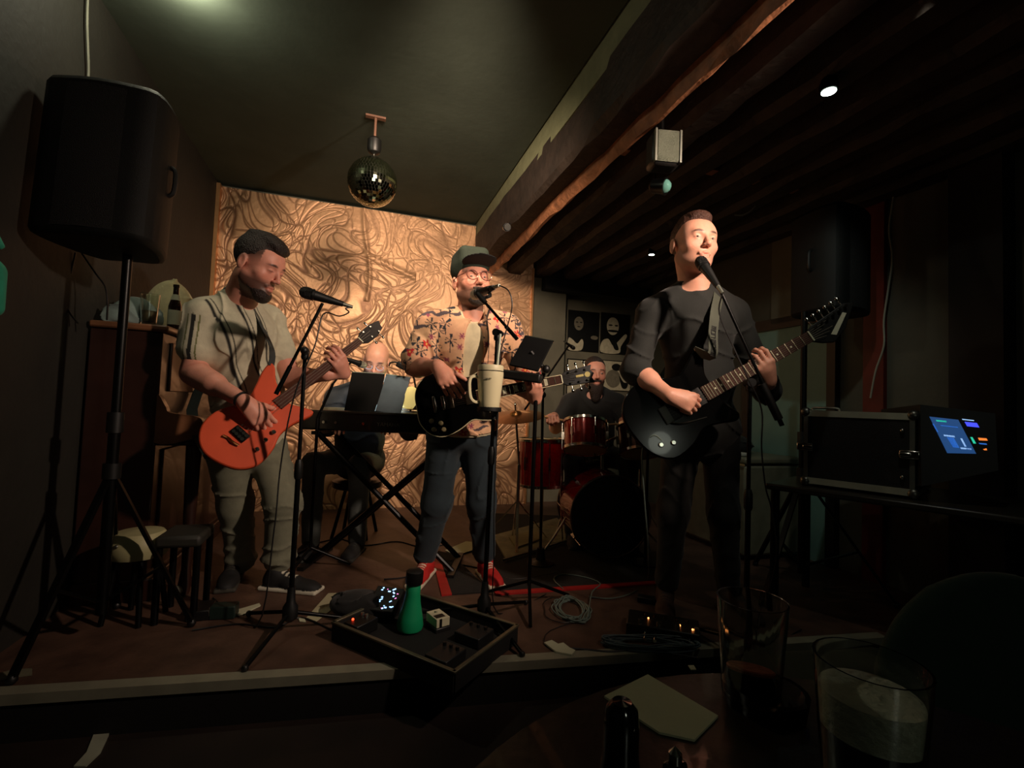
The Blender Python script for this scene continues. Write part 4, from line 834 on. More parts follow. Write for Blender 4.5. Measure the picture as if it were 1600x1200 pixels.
# ---------- B: man in the cap
def capman():
    T = person('man in a green cap, round glasses and floral shirt singing at the centre', Vector((-.2, 2.62, STAGE)))
    H = Head(at(736, 443, 2.42), (.42, -.88, .10), roll=-4, sc=1.10)
    J = dict(N=at(735, 492, 2.46), P=at(722, 672, 2.62), SR=at(672, 512, 2.46), SL=at(792, 512, 2.58))
    eR, wR = at(650, 574, 2.40), at(684, 572, 2.20); eL, wL = at(836, 610, 2.52), at(812, 608, 2.36); SR, SL = J['SR'], J['SL']
    gM, gR = G_PAUL[1], G_PAUL[2]; gx, gy, gz = (gR @ Vector(v) for v in ((1, 0, 0), (0, 1, 0), (0, 0, 1)))
    TP, R, A = torso(J, 0, .98, 1.0, .02); P_ = V3(J['P'])
    neck = [cap(J['N'], H.p(0, -.022, -.06), .060, .058, .03), cap(H.p(0, -.01, -.05), A(.96, .02), .055, .058, .03)]
    arms = limb(SR, eR, .05, .044) + limb(eR, wR, .044, .030, bulge=.004) + limb(SL, eL, .05, .044) + limb(eL, wL, .042, .028)
    hR = hand(wR, (.45, -.25, -.62), (.1, .9, -.3), (.55, -.1, .5), [(18, 30, 20), (24, 34, 22), (30, 36, 22), (34, 36, 22)], 1.05, (.8, .5, .2), .4)
    nk = gM @ Vector((.47, 0, 0)); fb_ = nk - gy * .028 - gz * .012; w2 = fb_ - (gz * .55 + gy * .45) * .08
    hL = hand(w2, gz * .6 + gy * .42, gy * .7 - gz * .5, gx, [(40, 55, 35)] * 4, 1.0, (.1, .5, .7), .3); arms += [cap(wL, w2, .028, .026, .02)]
    hipR, hipL = P_ + R[:, 0] * .095, P_ - R[:, 0] * .095; kR, kL = at(683, 785, 2.64), at(752, 785, 2.66); aR, aL = at(664, 868, 2.70), at(757, 866, 2.72)
    legs = limb(hipR, kR, .078, .054) + limb(kR, aR, .052, .038) + limb(hipL, kL, .078, .054) + limb(kL, aL, .052, .038)
    sculpt('body', TP + neck + H.prims(mouth=.6, lid=.0027) + arms + hR + hL + legs, .0045, M_SKIN, T, col=H.skin((226, 158, 132), (52, 42, 34), stub=.75))
    eyes(H, T, look=(.2, .1))
    sculpt('beard', [H.e((0, .068, -.100), (.036, .030, .028), .02), H.c((-.045, .026, -.076), (-.018, .062, -.096), .012, .015, .02), H.c((.045, .026, -.076), (.018, .062, -.096), .012, .015, .02), H.c((-.024, .094, -.052), (.024, .094, -.052), .0065, None, .01), H.e((0, .106, -.070), (.022, .014, .012), .006, 's')], .004, mat('beard_grey', (62, 52, 44), .6, noise=.3, nscale=90, bump=.9, bscale=160), T, disp=folds(.002, 120, 2))
    # snapback cap with the brim tipped up
    cr = [H.e((0, -.008, .062), (.086, .106, .082), .02), rbox(H.p(0, .010, .106), np.array((.073, .078, .050)) * H.s, H.R, .03 * H.s, .03), H.e((0, .07, -.012), (.12, .09, .058), .006, 's'), H.e((0, -.02, -.04), (.14, .14, .055), .006, 's')]
    br = [H.e((0, .116, .066), (.082, .070, .0060), .012, rx=9)]
    gc, bc = np.array(lin((40, 58, 38))), np.array(lin((14, 16, 14)))
    o = sculpt('cap', cr, .004, mat('cap_cloth', (26, 38, 25), .85, noise=.12, bump=.3, bscale=250), T)
    b_ = sculpt('brim', br, .004, mat('cap_brim', (16, 18, 16), .8), T); b_.parent = o; b_.matrix_parent_inverse = Matrix.Identity(4)
    # glasses
    m = MB()
    for sx in (-1, 1):
        m.tube([H.p(sx * .034 + .026 * math.cos(a), .107 - abs(math.cos(a)) * .001, .004 + .022 * math.sin(a)) for a in [2 * math.pi * i / 12 for i in range(12)]], .0021 * H.s, 6, 3, True)
        m.tube([H.p(sx * .060, .104, .012), H.p(sx * .078, .06, .012), H.p(sx * .084, -.005, .010)], .002 * H.s, 6)
    m.tube([H.p(-.008, .110, .010), H.p(0, .114, .014), H.p(.008, .110, .010)], .002, 6); gl = m.build('glasses', mat('glasses_frame', (150, 95, 85), .25, .5), T)
    # undershirt and open flowered shirt
    F = R[:, 1]
    U, _, _ = torso(J, .012, .98, 1.0, .024); sculpt('undershirt', [x for x in U] + [ell(A(.06), (.182, .148, .18), R, .05)] + [cap(J['N'], A(.96, .01), .068, .068, .03), ell(H.p(0, .035, -.150), (.066, .06, .045), H.R, .012, 's'), rbox(P_ - R[:, 2] * .375, (.45, .45, .38), R, .005, .004, 's')], .006, clothm('cream_tee', (222, 208, 170)), T)
    S, _, _ = torso(J, .024, 1.02, 1.04, .028)
    S += [cap(SR, part_seg(SR, eR, .82), .072, .088, .03), cap(SL, part_seg(SL, eL, .7), .07, .082, .03), ell(A(.02), (.19, .15, .17), R, .05), cap(A(.99, -.02) + R[:, 0] * .06, A(.90, .07) + R[:, 0] * .055, .030, .026, .02), cap(A(.99, -.02) - R[:, 0] * .06, A(.90, .07) - R[:, 0] * .055, .030, .026, .02)]
    up_ = R[:, 2]; cut = rbox(P_ - up_ * .36, (.45, .45, .38), R, .005, .004, 's'); S.append(cut)
    S += [ell(A(.72, .16), (.052, .09, .24), R, .01, 's'), ell(A(.98, .02), (.066, .075, .09), R, .02, 's'), ell(H.p(0, .01, -.07), (.085, .09, .075), H.R, .01, 's')]
    rs = np.random.RandomState(12); base = np.array(lin((236, 190, 148)))
    def shc(P):
        c = np.tile(base, (len(P), 1)); n = len(P)
        sun = .5 + .5 * np.sin(P[:, 2] * 26 + 1.5 * np.sin(P[:, 0] * 18)); c *= (1 - .12 * sun)[:, None]; c = c * (1 - .3 * sun[:, None]) + np.array(lin((232, 150, 120))) * .3 * sun[:, None]
        idx = rs.permutation(n); pts = []
        for i in idx:
            if all(np.linalg.norm(P[i] - P[j]) > .044 for j in pts): pts.append(i)
            if len(pts) > 230: break
        for k, i in enumerate(pts):
            d = P - P[i]; r = np.linalg.norm(d, axis=1); near = r < .075
            if not near.any(): continue
            dn = d[near]; nn = dn @ R; a = np.arctan2(nn[:, 2], nn[:, 0] + .6 * nn[:, 1]) + rs.uniform(0, 6); rr = r[near]; cc = c[near]; ty = k % 5
            if ty in (0,):
                mk = rr < .026 * (.72 + .28 * np.cos(5 * a)); cc[mk] = np.array(lin((206, 40, 44))); cc[rr < .005] = np.array(lin((240, 190, 90)))
            elif ty in (1, 3):
                w_ = np.abs(np.sin(3.5 * a)) ; mk = (rr < .034) & (w_ > .78 + rr * 4) | ((np.abs(nn[:, 0]) < .0025) & (nn[:, 2] < 0) & (rr < .06)); cc[mk] = np.array(lin((38, 42, 52)))
            elif ty == 2:
                mk = (np.abs(nn[:, 2] + .008 * np.sin(nn[:, 0] * 60)) < .009 * np.clip(1 - (np.abs(nn[:, 0]) / .05) ** 2, 0, 1)); cc[mk] = np.array(lin((84, 72, 78)))
            else:
                mk = rr < .018 * (.7 + .3 * np.cos(6 * a)); cc[mk] = np.array(lin((150, 70, 92)))
            c[near] = cc
        return c
    sculpt('floral_shirt', S, .0045, clothm('floral_cloth', (236, 190, 148), True), T, disp=folds(.009, 17, 9), col=shc)
    TR = [ell(P_, (.168, .14, .12), R, .05)] + limb(hipR, kR, .098, .080, k=.05) + limb(kR, part_seg(kR, aR, .97), .078, .064, k=.04) + limb(hipL, kL, .098, .080, k=.05) + limb(kL, part_seg(kL, aL, .97), .078, .064, k=.04)
    sculpt('jeans', TR, .007, clothm('dark_denim', (34, 47, 54)), T, disp=folds(.010, 20, 15))
    shoe('shoe', (aR[0] + .015, aR[1] + .06, STAGE), (aR[0] - .02, aR[1] - .215, STAGE), T, (196, 34, 30), (222, 210, 185), width=.05)
    shoe('shoe', (aL[0] - .01, aL[1] + .06, STAGE), (aL[0] + .085, aL[1] - .19, STAGE), T, (196, 34, 30), (222, 210, 185), width=.05)
    m = MB(); m.tube([gM @ Vector((.24, .12, -.01)), at(762, 570, 2.34), at(764, 530, 2.36), at(761, 500, 2.40), at(764, 488, 2.50), at(740, 520, 2.72), at(690, 590, 2.66), gM @ Vector((-.14, 0, -.03))], (.030, .0015), flat=(.2, -1, .1)); m.build('strap', mat('strap_dark', (34, 36, 34), .8), G_PAUL[0])
capman()

# ---------- C: singer in black
def singer():
    T = person('tall clean shaven singer in a black jumper with short brown hair', Vector((.8, 2.3, STAGE)))
    H = Head(at(1083, 386, 2.10), (.16, -.97, .06), roll=3, sc=1.10)
    J = dict(N=at(1084, 446, 2.16), P=at(1095, 672, 2.27), SR=at(1018, 490, 2.16), SL=at(1146, 490, 2.22))
    eR, wR = at(992, 578, 2.13), at(1046, 618, 1.97); eL, wL = at(1198, 610, 2.22), at(1193, 592, 2.06); SR, SL = J['SR'], J['SL']
    gM, gR = G_SUP[1], G_SUP[2]; gx, gy, gz = (gR @ Vector(v) for v in ((1, 0, 0), (0, 1, 0), (0, 0, 1)))
    TP, R, A = torso(J, 0, .98, 1.0, .0); P_ = V3(J['P'])
    neck = [cap(J['N'], H.p(0, -.022, -.06), .060, .059, .03), cap(H.p(0, -.01, -.05), A(.97, .02), .056, .060, .03)]
    nk = gM @ Vector((.425, 0, 0)); fb_ = nk - gy * .028 - gz * .012; w2 = fb_ - (gz * .45 + gy * .62) * .085
    arms = limb(SR, eR, .052, .046) + limb(eR, wR, .044, .030, bulge=.005) + limb(SL, eL, .052, .045) + [cap(eL, w2, .042, .028, .02)]
    hd = Vector((.75, -.12, -.25)); hR = hand(wR, hd, -gz - gy * .1, (.3, -.5, .85), [(50, 70, 45), (52, 72, 45), (55, 74, 45), (58, 74, 45)], 1.08, (.85, .3, .45), .5)
    hL = hand(w2, gz * .55 + gy * .6, gy * .7 - gz * .6, gx, [(38, 52, 35), (42, 54, 35), (46, 56, 35), (50, 56, 35)], 1.05, (.1, .5, .7), .3)
    hipR, hipL = P_ + R[:, 0] * .095, P_ - R[:, 0] * .095; kR, kL = at(1052, 800, 2.30), at(1130, 800, 2.30); aR, aL = at(1042, 912, 2.38), at(1138, 918, 2.36)
    legs = limb(hipR, kR, .078, .054) + limb(kR, aR, .052, .038) + limb(hipL, kL, .078, .054) + limb(kL, aL, .052, .038)
    sculpt('body', TP + neck + H.prims(mouth=.5, wide=1.06, lid=.0034) + arms + hR + hL + legs, .004, M_SKIN, T, col=H.skin((226, 164, 138), (44, 28, 20), stub=.18))
    eyes(H, T, look=(.35, .2))
    sculpt('hair', scalp(H, .005, .0, .012, 1.0, .002) + [H.e((-.005, .050, .108), (.040, .030, .018), .02, rx=-20), H.e((0, .0, .118), (.052, .07, .018), .02)], .004, mat('hair_brown', (74, 44, 32), .5, noise=.3, nscale=90, bump=.9, bscale=160), T, disp=folds(.003, 90, 4))
    S, _, _ = torso(J, .016, 1.0, 1.02, .004)
    S += [cap(J['N'], A(.985, .005), .072, .070, .02), ell(H.p(0, .03, -.158), (.078, .07, .036), H.R, .008, 's'), cap(SR, eR, .064, .060, .03), cap(eR, part_seg(eR, wR, .22), .060, .056, .03), cap(SL, eL, .064, .060, .03), cap(eL, part_seg(eL, w2, .6), .060, .046, .03), ell(A(.02), (.175, .14, .15), R, .05)]
    sculpt('jumper', S, .006, clothm('black_knit', (28, 30, 27)), T, disp=folds(.012, 15, 21))
    TR = [ell(P_, (.160, .13, .12), R, .05)] + limb(hipR, kR, .092, .072, k=.05) + limb(kR, part_seg(kR, aR, .97), .070, .056, k=.04) + limb(hipL, kL, .092, .072, k=.05) + limb(kL, part_seg(kL, aL, .97), .070, .056, k=.04)
    sculpt('trousers', TR, .008, clothm('charcoal_trousers', (34, 33, 31)), T, disp=folds(.009, 20, 25))
    shoe('shoe', (aR[0] + .01, aR[1] + .06, STAGE), (aR[0] - .07, aR[1] - .20, STAGE), T, (70, 44, 34), (40, 30, 26))
    shoe('shoe', (aL[0] - .01, aL[1] + .06, STAGE), (aL[0] + .08, aL[1] - .20, STAGE), T, (60, 40, 32), (40, 30, 26))
    m = MB(); sp = [gM @ Vector((.235, .165, .0)), at(1112, 555, 1.99), at(1114, 520, 2.0), at(1117, 490, 2.02), at(1122, 462, 2.08), at(1118, 452, 2.2), at(1090, 500, 2.40), at(1020, 620, 2.36), gM @ Vector((-.15, 0, -.03))]
    m.tube(sp, (.024, .0016), flat=(0.25, -1, .1)); st = m.build('strap', mat('strap_olive', (70, 74, 62), .8), G_SUP[0])
    m = MB(); C_ = catmull(sp, 40)
    for k in range(7):
        p = C_[int(44 + k * 7.5)]; q = C_[int(45 + k * 7.5)]; Rr = frame(q - p, Vector((.25, -1, .1))); c = p + Rr @ Vector((0, 0, .0035))
        for dy in ((-.010, .010) if k % 2 else (-.010,)): m.box(c + Rr @ Vector((0, dy, 0)), (.017, .004, .001), Rr)
        for dx in ((-.007, .007) if k % 3 else (-.007, 0, .007)): m.box(c + Rr @ Vector((dx, 0, 0)), (.0035, .022, .001), Rr)
    m.build('lettering', mat('strap_print', (22, 23, 20), .8), G_SUP[0], smooth=False, kind='stuff')
singer()

# ---------- D: keyboard player (seated)
def keyboardist():
    T = person('bald bearded man in a dark shirt seated behind the keyboard, head bowed', at(585, 790, 3.25))
    H = Head(at(588, 565, 3.14), (.16, -.93, -.42), roll=5, sc=1.02)
    J = dict(N=at(567, 606, 3.18), P=Vector(at(560, 720, 3.42)), SR=at(525, 622, 3.16), SL=at(612, 628, 3.24)); SR, SL = J['SR'], J['SL']
    eR, wR = at(512, 668, 3.10), at(540, 655, 2.88); eL, wL = at(640, 675, 3.14), at(618, 655, 2.90)
    TP, R, A = torso(J, 0, .95, 1.0, .02); P_ = V3(J['P'])
    arms = limb(SR, eR, .05, .044) + limb(eR, wR, .042, .030) + limb(SL, eL, .05, .044) + limb(eL, wL, .042, .03)
    hs = hand(wR, (.05, -1, -.15), (0, 0, -1), (1, 0, 0), [(20, 30, 20)] * 4) + hand(wL, (-.05, -1, -.15), (0, 0, -1), (-1, 0, 0), [(20, 30, 20)] * 4)
    hipR, hipL = P_ + R[:, 0] * .09, P_ - R[:, 0] * .09; kR, kL = hipR + V3((-.05, -.42, .02)), hipL + V3((.05, -.42, .02)); fr, fl = V3((kR[0], kR[1] + .02, STAGE + .08)), V3((kL[0], kL[1] + .02, STAGE + .08))
    legs = limb(hipR, kR, .078, .056) + limb(kR, fr, .054, .038) + limb(hipL, kL, .078, .056) + limb(kL, fl, .054, .038)
    sculpt('body', TP + [cap(J['N'], H.p(0, -.02, -.06), .058, .056, .03)] + H.prims(closed=True) + arms + hs + legs, .006, M_SKIN, T, col=H.skin((228, 168, 140), (70, 58, 50), stub=.75))
    S, _, _ = torso(J, .018, 1.0, 1.04, .02); S += [cap(SR, part_seg(SR, eR, .95), .068, .060, .03), cap(SL, part_seg(SL, eL, .95), .068, .06, .03), cap(eR, part_seg(eR, wR, .8), .058, .048, .03), cap(eL, part_seg(eL, wL, .8), .058, .048, .03), ell(A(.02), (.17, .14, .14), R, .05), ell(H.p(0, .02, -.14), (.07, .07, .045), H.R, .01, 's')]
    sculpt('shirt', S, .008, clothm('slate_shirt', (62, 66, 68)), T, disp=folds(.012, 16, 31))
    TR = [ell(P_, (.165, .14, .12), R, .05)] + limb(hipR, kR, .092, .072, k=.05) + limb(kR, fr, .07, .056, k=.04) + limb(hipL, kL, .092, .072, k=.05) + limb(kL, fl, .07, .056, k=.04)
    sculpt('trousers', TR, .009, clothm('grey_trousers', (84, 88, 84)), T, disp=folds(.01, 20, 33))
    for q in (fr, fl): shoe('shoe', (q[0], q[1] + .06, STAGE), (q[0], q[1] - .2, STAGE), T, (24, 24, 24), (50, 50, 46))
    m = MB()
    for sx in (-1, 1): m.tube([H.p(sx * .034 + .022 * math.cos(a), .106, .0 + .017 * math.sin(a)) for a in [2 * math.pi * i / 10 for i in range(10)]], .0018, 6, 2, True)
    m.build('glasses', M_STEEL, T)
    st = thing('keyboard_stool', 'dark stool under the seated keyboard player', 'stool', (P_[0], P_[1], STAGE)); top = P_[2] - .13
    m = MB(); m.lathe((P_[0], P_[1], top - .06), (0, 0, 1), [(.15, 0), (.17, .01), (.17, .05), (.15, .06)], 24); m.build('seat', M_BLACK, st)
    for a in (45, 135, 225, 315): m = MB(); a = math.radians(a); m.cyl((P_[0] + .08 * math.cos(a), P_[1] + .08 * math.sin(a), top - .05), (P_[0] + .17 * math.cos(a), P_[1] + .17 * math.sin(a), STAGE), .012); m.build('leg', M_BLACKM, st)
keyboardist()

# ---------- E: drummer (seated)
def drummer():
    T = person('drummer with a long dark beard in black, seated behind the red drum kit', at(920, 800, 4.0))
    H = Head(at(929, 585, 3.66), (.05, -.99, .0), roll=0, sc=1.06)
    J = dict(N=at(926, 612, 3.72), P=at(925, 712, 3.86), SR=at(890, 630, 3.70), SL=at(965, 630, 3.72)); SR, SL = J['SR'], J['SL']
    eR, wR = at(868, 668, 3.62), at(866, 651, 3.42); eL, wL = at(984, 672, 3.62), at(974, 658, 3.42)
    TP, R, A = torso(J, 0, .98, 1.05, .03); P_ = V3(J['P'])
    arms = limb(SR, eR, .054, .046) + limb(eR, wR, .044, .032) + limb(SL, eL, .054, .046) + limb(eL, wL, .044, .032)
    hs = hand(wR, (-.35, -.9, .05), (.2, -.1, -1), (.9, -.35, .3), [(70, 75, 40)] * 4, 1.05, (.8, .3, .4)) + hand(wL, (.1, -.95, .05), (-.2, 0, -1), (-1, 0, .3), [(70, 75, 40)] * 4, 1.05, (.8, .3, .4))
    hipR, hipL = P_ + R[:, 0] * .1, P_ - R[:, 0] * .1; kR, kL = hipR + V3((-.10, -.40, .0)), hipL + V3((.10, -.40, .0)); fr, fl = V3((kR[0], kR[1] - .02, STAGE + .09)), V3((kL[0], kL[1] - .02, STAGE + .09))
    legs = limb(hipR, kR, .08, .056) + limb(kR, fr, .054, .038) + limb(hipL, kL, .08, .056) + limb(kL, fl, .054, .038)
    sculpt('body', TP + [cap(J['N'], H.p(0, -.02, -.06), .06, .058, .03)] + H.prims() + arms + hs + legs, .006, M_SKIN, T, col=H.skin((214, 152, 130), (30, 22, 18), stub=.9, fade=.3))
    eyes(H, T)
    sculpt('hair', scalp(H, .005, .002, .02), .005, M_HAIR, T, disp=folds(.003, 90, 1))
    sculpt('beard', [H.e((0, .062, -.11), (.050, .042, .045), .02), H.e((0, .060, -.155), (.038, .032, .055), .03), H.c((-.055, .02, -.05), (-.03, .06, -.09), .016, .02, .02), H.c((.055, .02, -.05), (.03, .06, -.09), .016, .02, .02), H.c((-.024, .096, -.052), (.024, .096, -.052), .008, None, .01), H.e((0, .108, -.070), (.02, .012, .008), .006, 's')], .005, M_HAIR, T, disp=folds(.003, 100, 2))
    S, _, _ = torso(J, .018, 1.02, 1.06, .036); S += [cap(SR, part_seg(SR, eR, .75), .070, .070, .03), cap(SL, part_seg(SL, eL, .75), .070, .07, .03), ell(A(.02), (.18, .16, .14), R, .05), ell(H.p(0, .03, -.15), (.062, .06, .04), H.R, .01, 's')]
    sculpt('t_shirt', S, .008, clothm('black_tee', (20, 20, 20)), T, disp=folds(.010, 16, 41))
    TR = [ell(P_, (.17, .14, .12), R, .05)] + limb(hipR, kR, .094, .074, k=.05) + limb(kR, fr, .07, .056, k=.04) + limb(hipL, kL, .094, .074, k=.05) + limb(kL, fl, .07, .056, k=.04)
    sculpt('trousers', TR, .009, clothm('black_trousers', (20, 20, 20)), T)
    for q in (fr, fl): shoe('shoe', (q[0], q[1] + .06, STAGE), (q[0], q[1] - .2, STAGE), T, (24, 24, 24), (50, 50, 46))
    for w_, e in ((wR, at(800, 640, 3.35)), (wL, at(945, 664, 3.30))):
        a = Vector(w_) + Vector((0, -.09, -.012)); d = (Vector(e) - a).normalized(); o = thing('drum_stick', 'wooden drum stick in the drummer\'s %s hand' % ('right, reaching over the cymbal' if e.x < 0.2 else 'left, over the drums'), 'drum stick', a)
        m = MB(); m.lathe(a - d * .06, d, [(.006, 0), (.0072, .01), (.007, .28), (.0035, .38), (.005, .395), (.0, .40)], 10); m.build('shaft', mat('hickory', (186, 140, 92), .5), o)
    st = thing('drum_stool', 'round black stool under the seated drummer', 'stool', (P_[0], P_[1], STAGE)); top = P_[2] - .13
    m = MB(); m.lathe((P_[0], P_[1], top - .07), (0, 0, 1), [(.15, 0), (.17, .01), (.17, .06), (.15, .07)], 24); m.build('seat', M_BLACK, st)
    for a in (90, 210, 330): m = MB(); a = math.radians(a); m.cyl((P_[0], P_[1], top - .07), (P_[0] + .2 * math.cos(a), P_[1] + .2 * math.sin(a), STAGE), .012); m.build('leg', M_BLACKM, st)
drummer()
# ------------------------------------------------------------------ loudspeakers on stands
def pa_speaker(c, yaw, size, pitch, label, pole, slabel, legang, reach=.42):
    t = thing('loudspeaker', label, 'loudspeaker', c); R = Matrix.Rotation(math.radians(yaw), 3, 'Z') @ Matrix.Rotation(math.radians(pitch), 3, 'X'); w_, d_, h_ = size
    prof = smooth2([(-w_ / 2, -d_ / 2 + .02), (-w_ * .25, -d_ / 2 - .012), (0, -d_ / 2 - .02), (w_ * .25, -d_ / 2 - .012), (w_ / 2, -d_ / 2 + .02), (w_ / 2, 0), (w_ * .32, d_ / 2), (0, d_ / 2 + .005), (-w_ * .32, d_ / 2), (-w_ / 2, 0)], 3)
    M = Matrix.Translation(c) @ R.to_4x4(); m = MB(); m.prism(prof, -h_ / 2, h_ / 2, M); m.build('cabinet', mat('speaker_shell', (11, 12, 11), .6, spec=.3, noise=.05, bump=.3, bscale=500), t, bevel=.022)
    m = MB(); pr = [(x * .88, y) for x, y in [(-w_ / 2, -d_ / 2 + .012), (-w_ * .25, -d_ / 2 - .017), (0, -d_ / 2 - .026), (w_ * .25, -d_ / 2 - .017), (w_ / 2, -d_ / 2 + .012), (w_ / 2, -d_ / 2 + .03), (-w_ / 2, -d_ / 2 + .03)]]; m.prism(pr, -h_ * .46, h_ * .44, M); m.build('grille', mat('speaker_grille', (10, 10, 9), .7, .2, bump=.8, bscale=400), t)
    for s in (-1, 1): m = MB(); m.tube([M @ Vector((s * (w_ / 2 - .0), .0, -.06)), M @ Vector((s * (w_ / 2 + .018), .0, -.04)), M @ Vector((s * (w_ / 2 + .018), .0, .04)), M @ Vector((s * (w_ / 2), .0, .06))], .009); m.build('handle', M_BLACK, t)
    s = thing('speaker_stand', slabel, 'speaker stand', Vector((pole.x, pole.y, STAGE))); top = c.z - h_ / 2 + .01
    m = MB(); m.cyl((pole.x, pole.y, STAGE + .10), (pole.x, pole.y, STAGE + .85), .02); m.cyl((pole.x, pole.y, STAGE + .8), (pole.x, pole.y, top), .0165); m.build('pole', M_BLACKM, s)
    m = MB(); m.cyl((pole.x, pole.y, STAGE + .80), (pole.x, pole.y, STAGE + .88), .028); m.build('collar', M_BLACK, s); m = MB(); m.cyl((pole.x, pole.y, STAGE + .62), (pole.x, pole.y, STAGE + .68), .03); m.build('collar', M_BLACK, s)
    for a in legang:
        a = math.radians(a); d = Vector((math.cos(a), math.sin(a), 0)); o = Vector((pole.x, pole.y, STAGE)); m = MB(); m.box((o + Vector((0, 0, .65)) + o + d * reach + Vector((0, 0, .02))) / 2, (.025, .014, ((d * reach) - Vector((0, 0, .63))).length), frame(d.cross(Vector((0, 0, 1))), Vector((0, 0, .63)) - d * reach)); l = m.build('leg', M_BLACKM, s)
        m = MB(); m.box((o + Vector((0, 0, .14)) + o + d * (reach * .62) + Vector((0, 0, .26))) / 2, (.02, .01, (d * (reach * .62) + Vector((0, 0, .12))).length), frame(d.cross(Vector((0, 0, 1))), d * (reach * .62) + Vector((0, 0, .12)))); m.build('brace', M_BLACKM, s)
        m = MB(); m.sph(o + d * reach + Vector((0, 0, .016)), .017, 10); m.build('rubber_foot', M_BLACK, l)
    return t
c = at(184, 276, 1.84); pa_speaker(c, 10, (.37, .30, .60), -3, 'large black loudspeaker on a pole by the left wall', Vector((c.x + .03, c.y + .04, 0)), 'tall black tripod stand under the large left loudspeaker', (25, 120, 265), reach=.30)
c = at(1294, 415, 2.72); pa_speaker(c, 28, (.34, .30, .60), 0, 'black loudspeaker on a pole behind the singer\'s guitar headstock', at(1256, 560, 2.66), 'tall black tripod stand left of the flight case', (215, 335, 95))

# ------------------------------------------------------------------ upright piano and what lies on it
def piano():
    t = thing('upright_piano', 'dark reddish brown upright piano against the left wall', 'piano', rm(-1.0, 3.2, STAGE)); v0, v1 = 2.64, 4.05; u0, u1, uk = UL + .012, -.885, -.70
    W = mat('mahogany', (48, 27, 20), .35, noise=.35, nscale=5, coat=.3); W2 = mat('mahogany_light', (120, 80, 54), .35, noise=.3, nscale=5, coat=.3)
    m = MB(); rbx(m, u0, u1, v0, v1, STAGE + .08, 1.40); m.build('case', W, t, bevel=.006)
    m = MB(); rbx(m, u0, u1 + .025, v0 - .02, v1 + .02, 1.40, 1.432); m.build('top_lid', W2, t, bevel=.010)
    m = MB(); rbx(m, u1, u1 + .012, v0 + .10, v1 - .10, 1.12, 1.36); m.build('upper_panel', W2, t, bevel=.004)
    for v in (v0, v1 - .04):
        m = MB(); Mx = Matrix.Translation(rm(0, v)) @ (ROOM @ Matrix(((1, 0, 0), (0, 0, 1), (0, 1, 0)))).to_4x4()
        m.prism(smooth2([(u1 - .01, 1.10), (u1 + .03, 1.05), (u1 + .05, 1.02), (uk - .03, 1.005), (uk, .985), (uk - .005, .94), (uk - .03, .90), (u1 - .01, .88)], 4), 0, .04, Mx); m.build('cheek', W2, t)
    m = MB(); rbx(m, u1, uk, v0 + .04, v1 - .04, .86, .92); m.build('key_bed', W, t, bevel=.004)
    m = MB(); rbx(m, u1 + .02, uk - .02, v0 + .06, v1 - .06, .92, .955); m.build('keys', mat('ivory', (190, 182, 150), .3), t)
    m = MB(); rbx(m, u1, u1 + .14, v0 + .05, v1 - .05, .965, .985); m.build('fallboard', W, t, bevel=.004)
    m = MB(); rbx(m, u1, u1 + .012, v0 + .08, v1 - .08, STAGE + .12, .84); m.build('lower_panel', W, t, bevel=.004)
    m = MB(); rbx(m, u0, u1 + .03, v0 - .01, v1 + .01, STAGE, STAGE + .10); m.build('plinth', W, t, bevel=.006)
    for v in (v0 + .05, v1 - .05): m = MB(); a = rm(uk - .04, v, 0); m.lathe((a.x, a.y, STAGE), (0, 0, 1), [(.02, 0), (.03, .05), (.02, .12), (.03, .5), (.035, .71)], 16); m.build('leg', W, t)
piano()
ZP = 1.434
def cloth_lump(name, label, c, r, m_, seed, cat='jacket', extra=()):
    P = [ell(c, r, np.array(ROOM), .03)] + list(extra) + [rbox((c[0], c[1], ZP - .1), (.8, .8, .1), None, .005, .001, 's')]
    o = sculpt(name, P, .007, m_, disp=folds(.022, 18, seed)); tag(o, label, cat); return o
c = atz(262, 500, ZP); c = rm(-1.0, 3.06, ZP + .06)
cloth_lump('jacket', 'cream jacket bundled on top of the piano behind the bottle', c, (.13, .15, .24), clothm('cream_jacket', (224, 210, 164)), 51, extra=[ell(rm(-.97, 3.22, ZP + .05), (.11, .14, .15), np.array(ROOM), .05)])
c = rm(-1.06, 2.80, ZP + .03)
cloth_lump('jacket', 'grey blue jacket lying folded on the piano beside the left speaker pole', c, (.10, .13, .12), clothm('slate_jacket', (112, 128, 124)), 52, extra=[ell(rm(-1.08, 2.70, ZP + .01), (.07, .06, .06), np.array(ROOM), .04)])
b = atz(271, 517, ZP); t = thing('beer_bottle', 'brown beer bottle with pale label standing on the piano', 'bottle', b)
m = MB(); m.lathe(b, (0, 0, 1), [(.028, 0), (.030, .004), (.030, .125), (.024, .15), (.0135, .185), (.0125, .225), (.0145, .228), (.0145, .24), (.0, .24)], 20); m.build('glass_body', mat('brown_glass', (36, 20, 10), .12, coat=.6, noise=0), t)
m = MB(); m.lathe(b + Vector((0, 0, .03)), (0, 0, 1), [(.0306, 0), (.0306, .075)], 20); m.build('label', mat('bottle_label', (190, 190, 165), .7), t); m = MB(); m.lathe(b + Vector((0, 0, .158)), (0, 0, 1), [(.0225, 0), (.0150, .03)], 20); m.build('neck_label', mat('bottle_label', (190, 190, 165), .7), t)
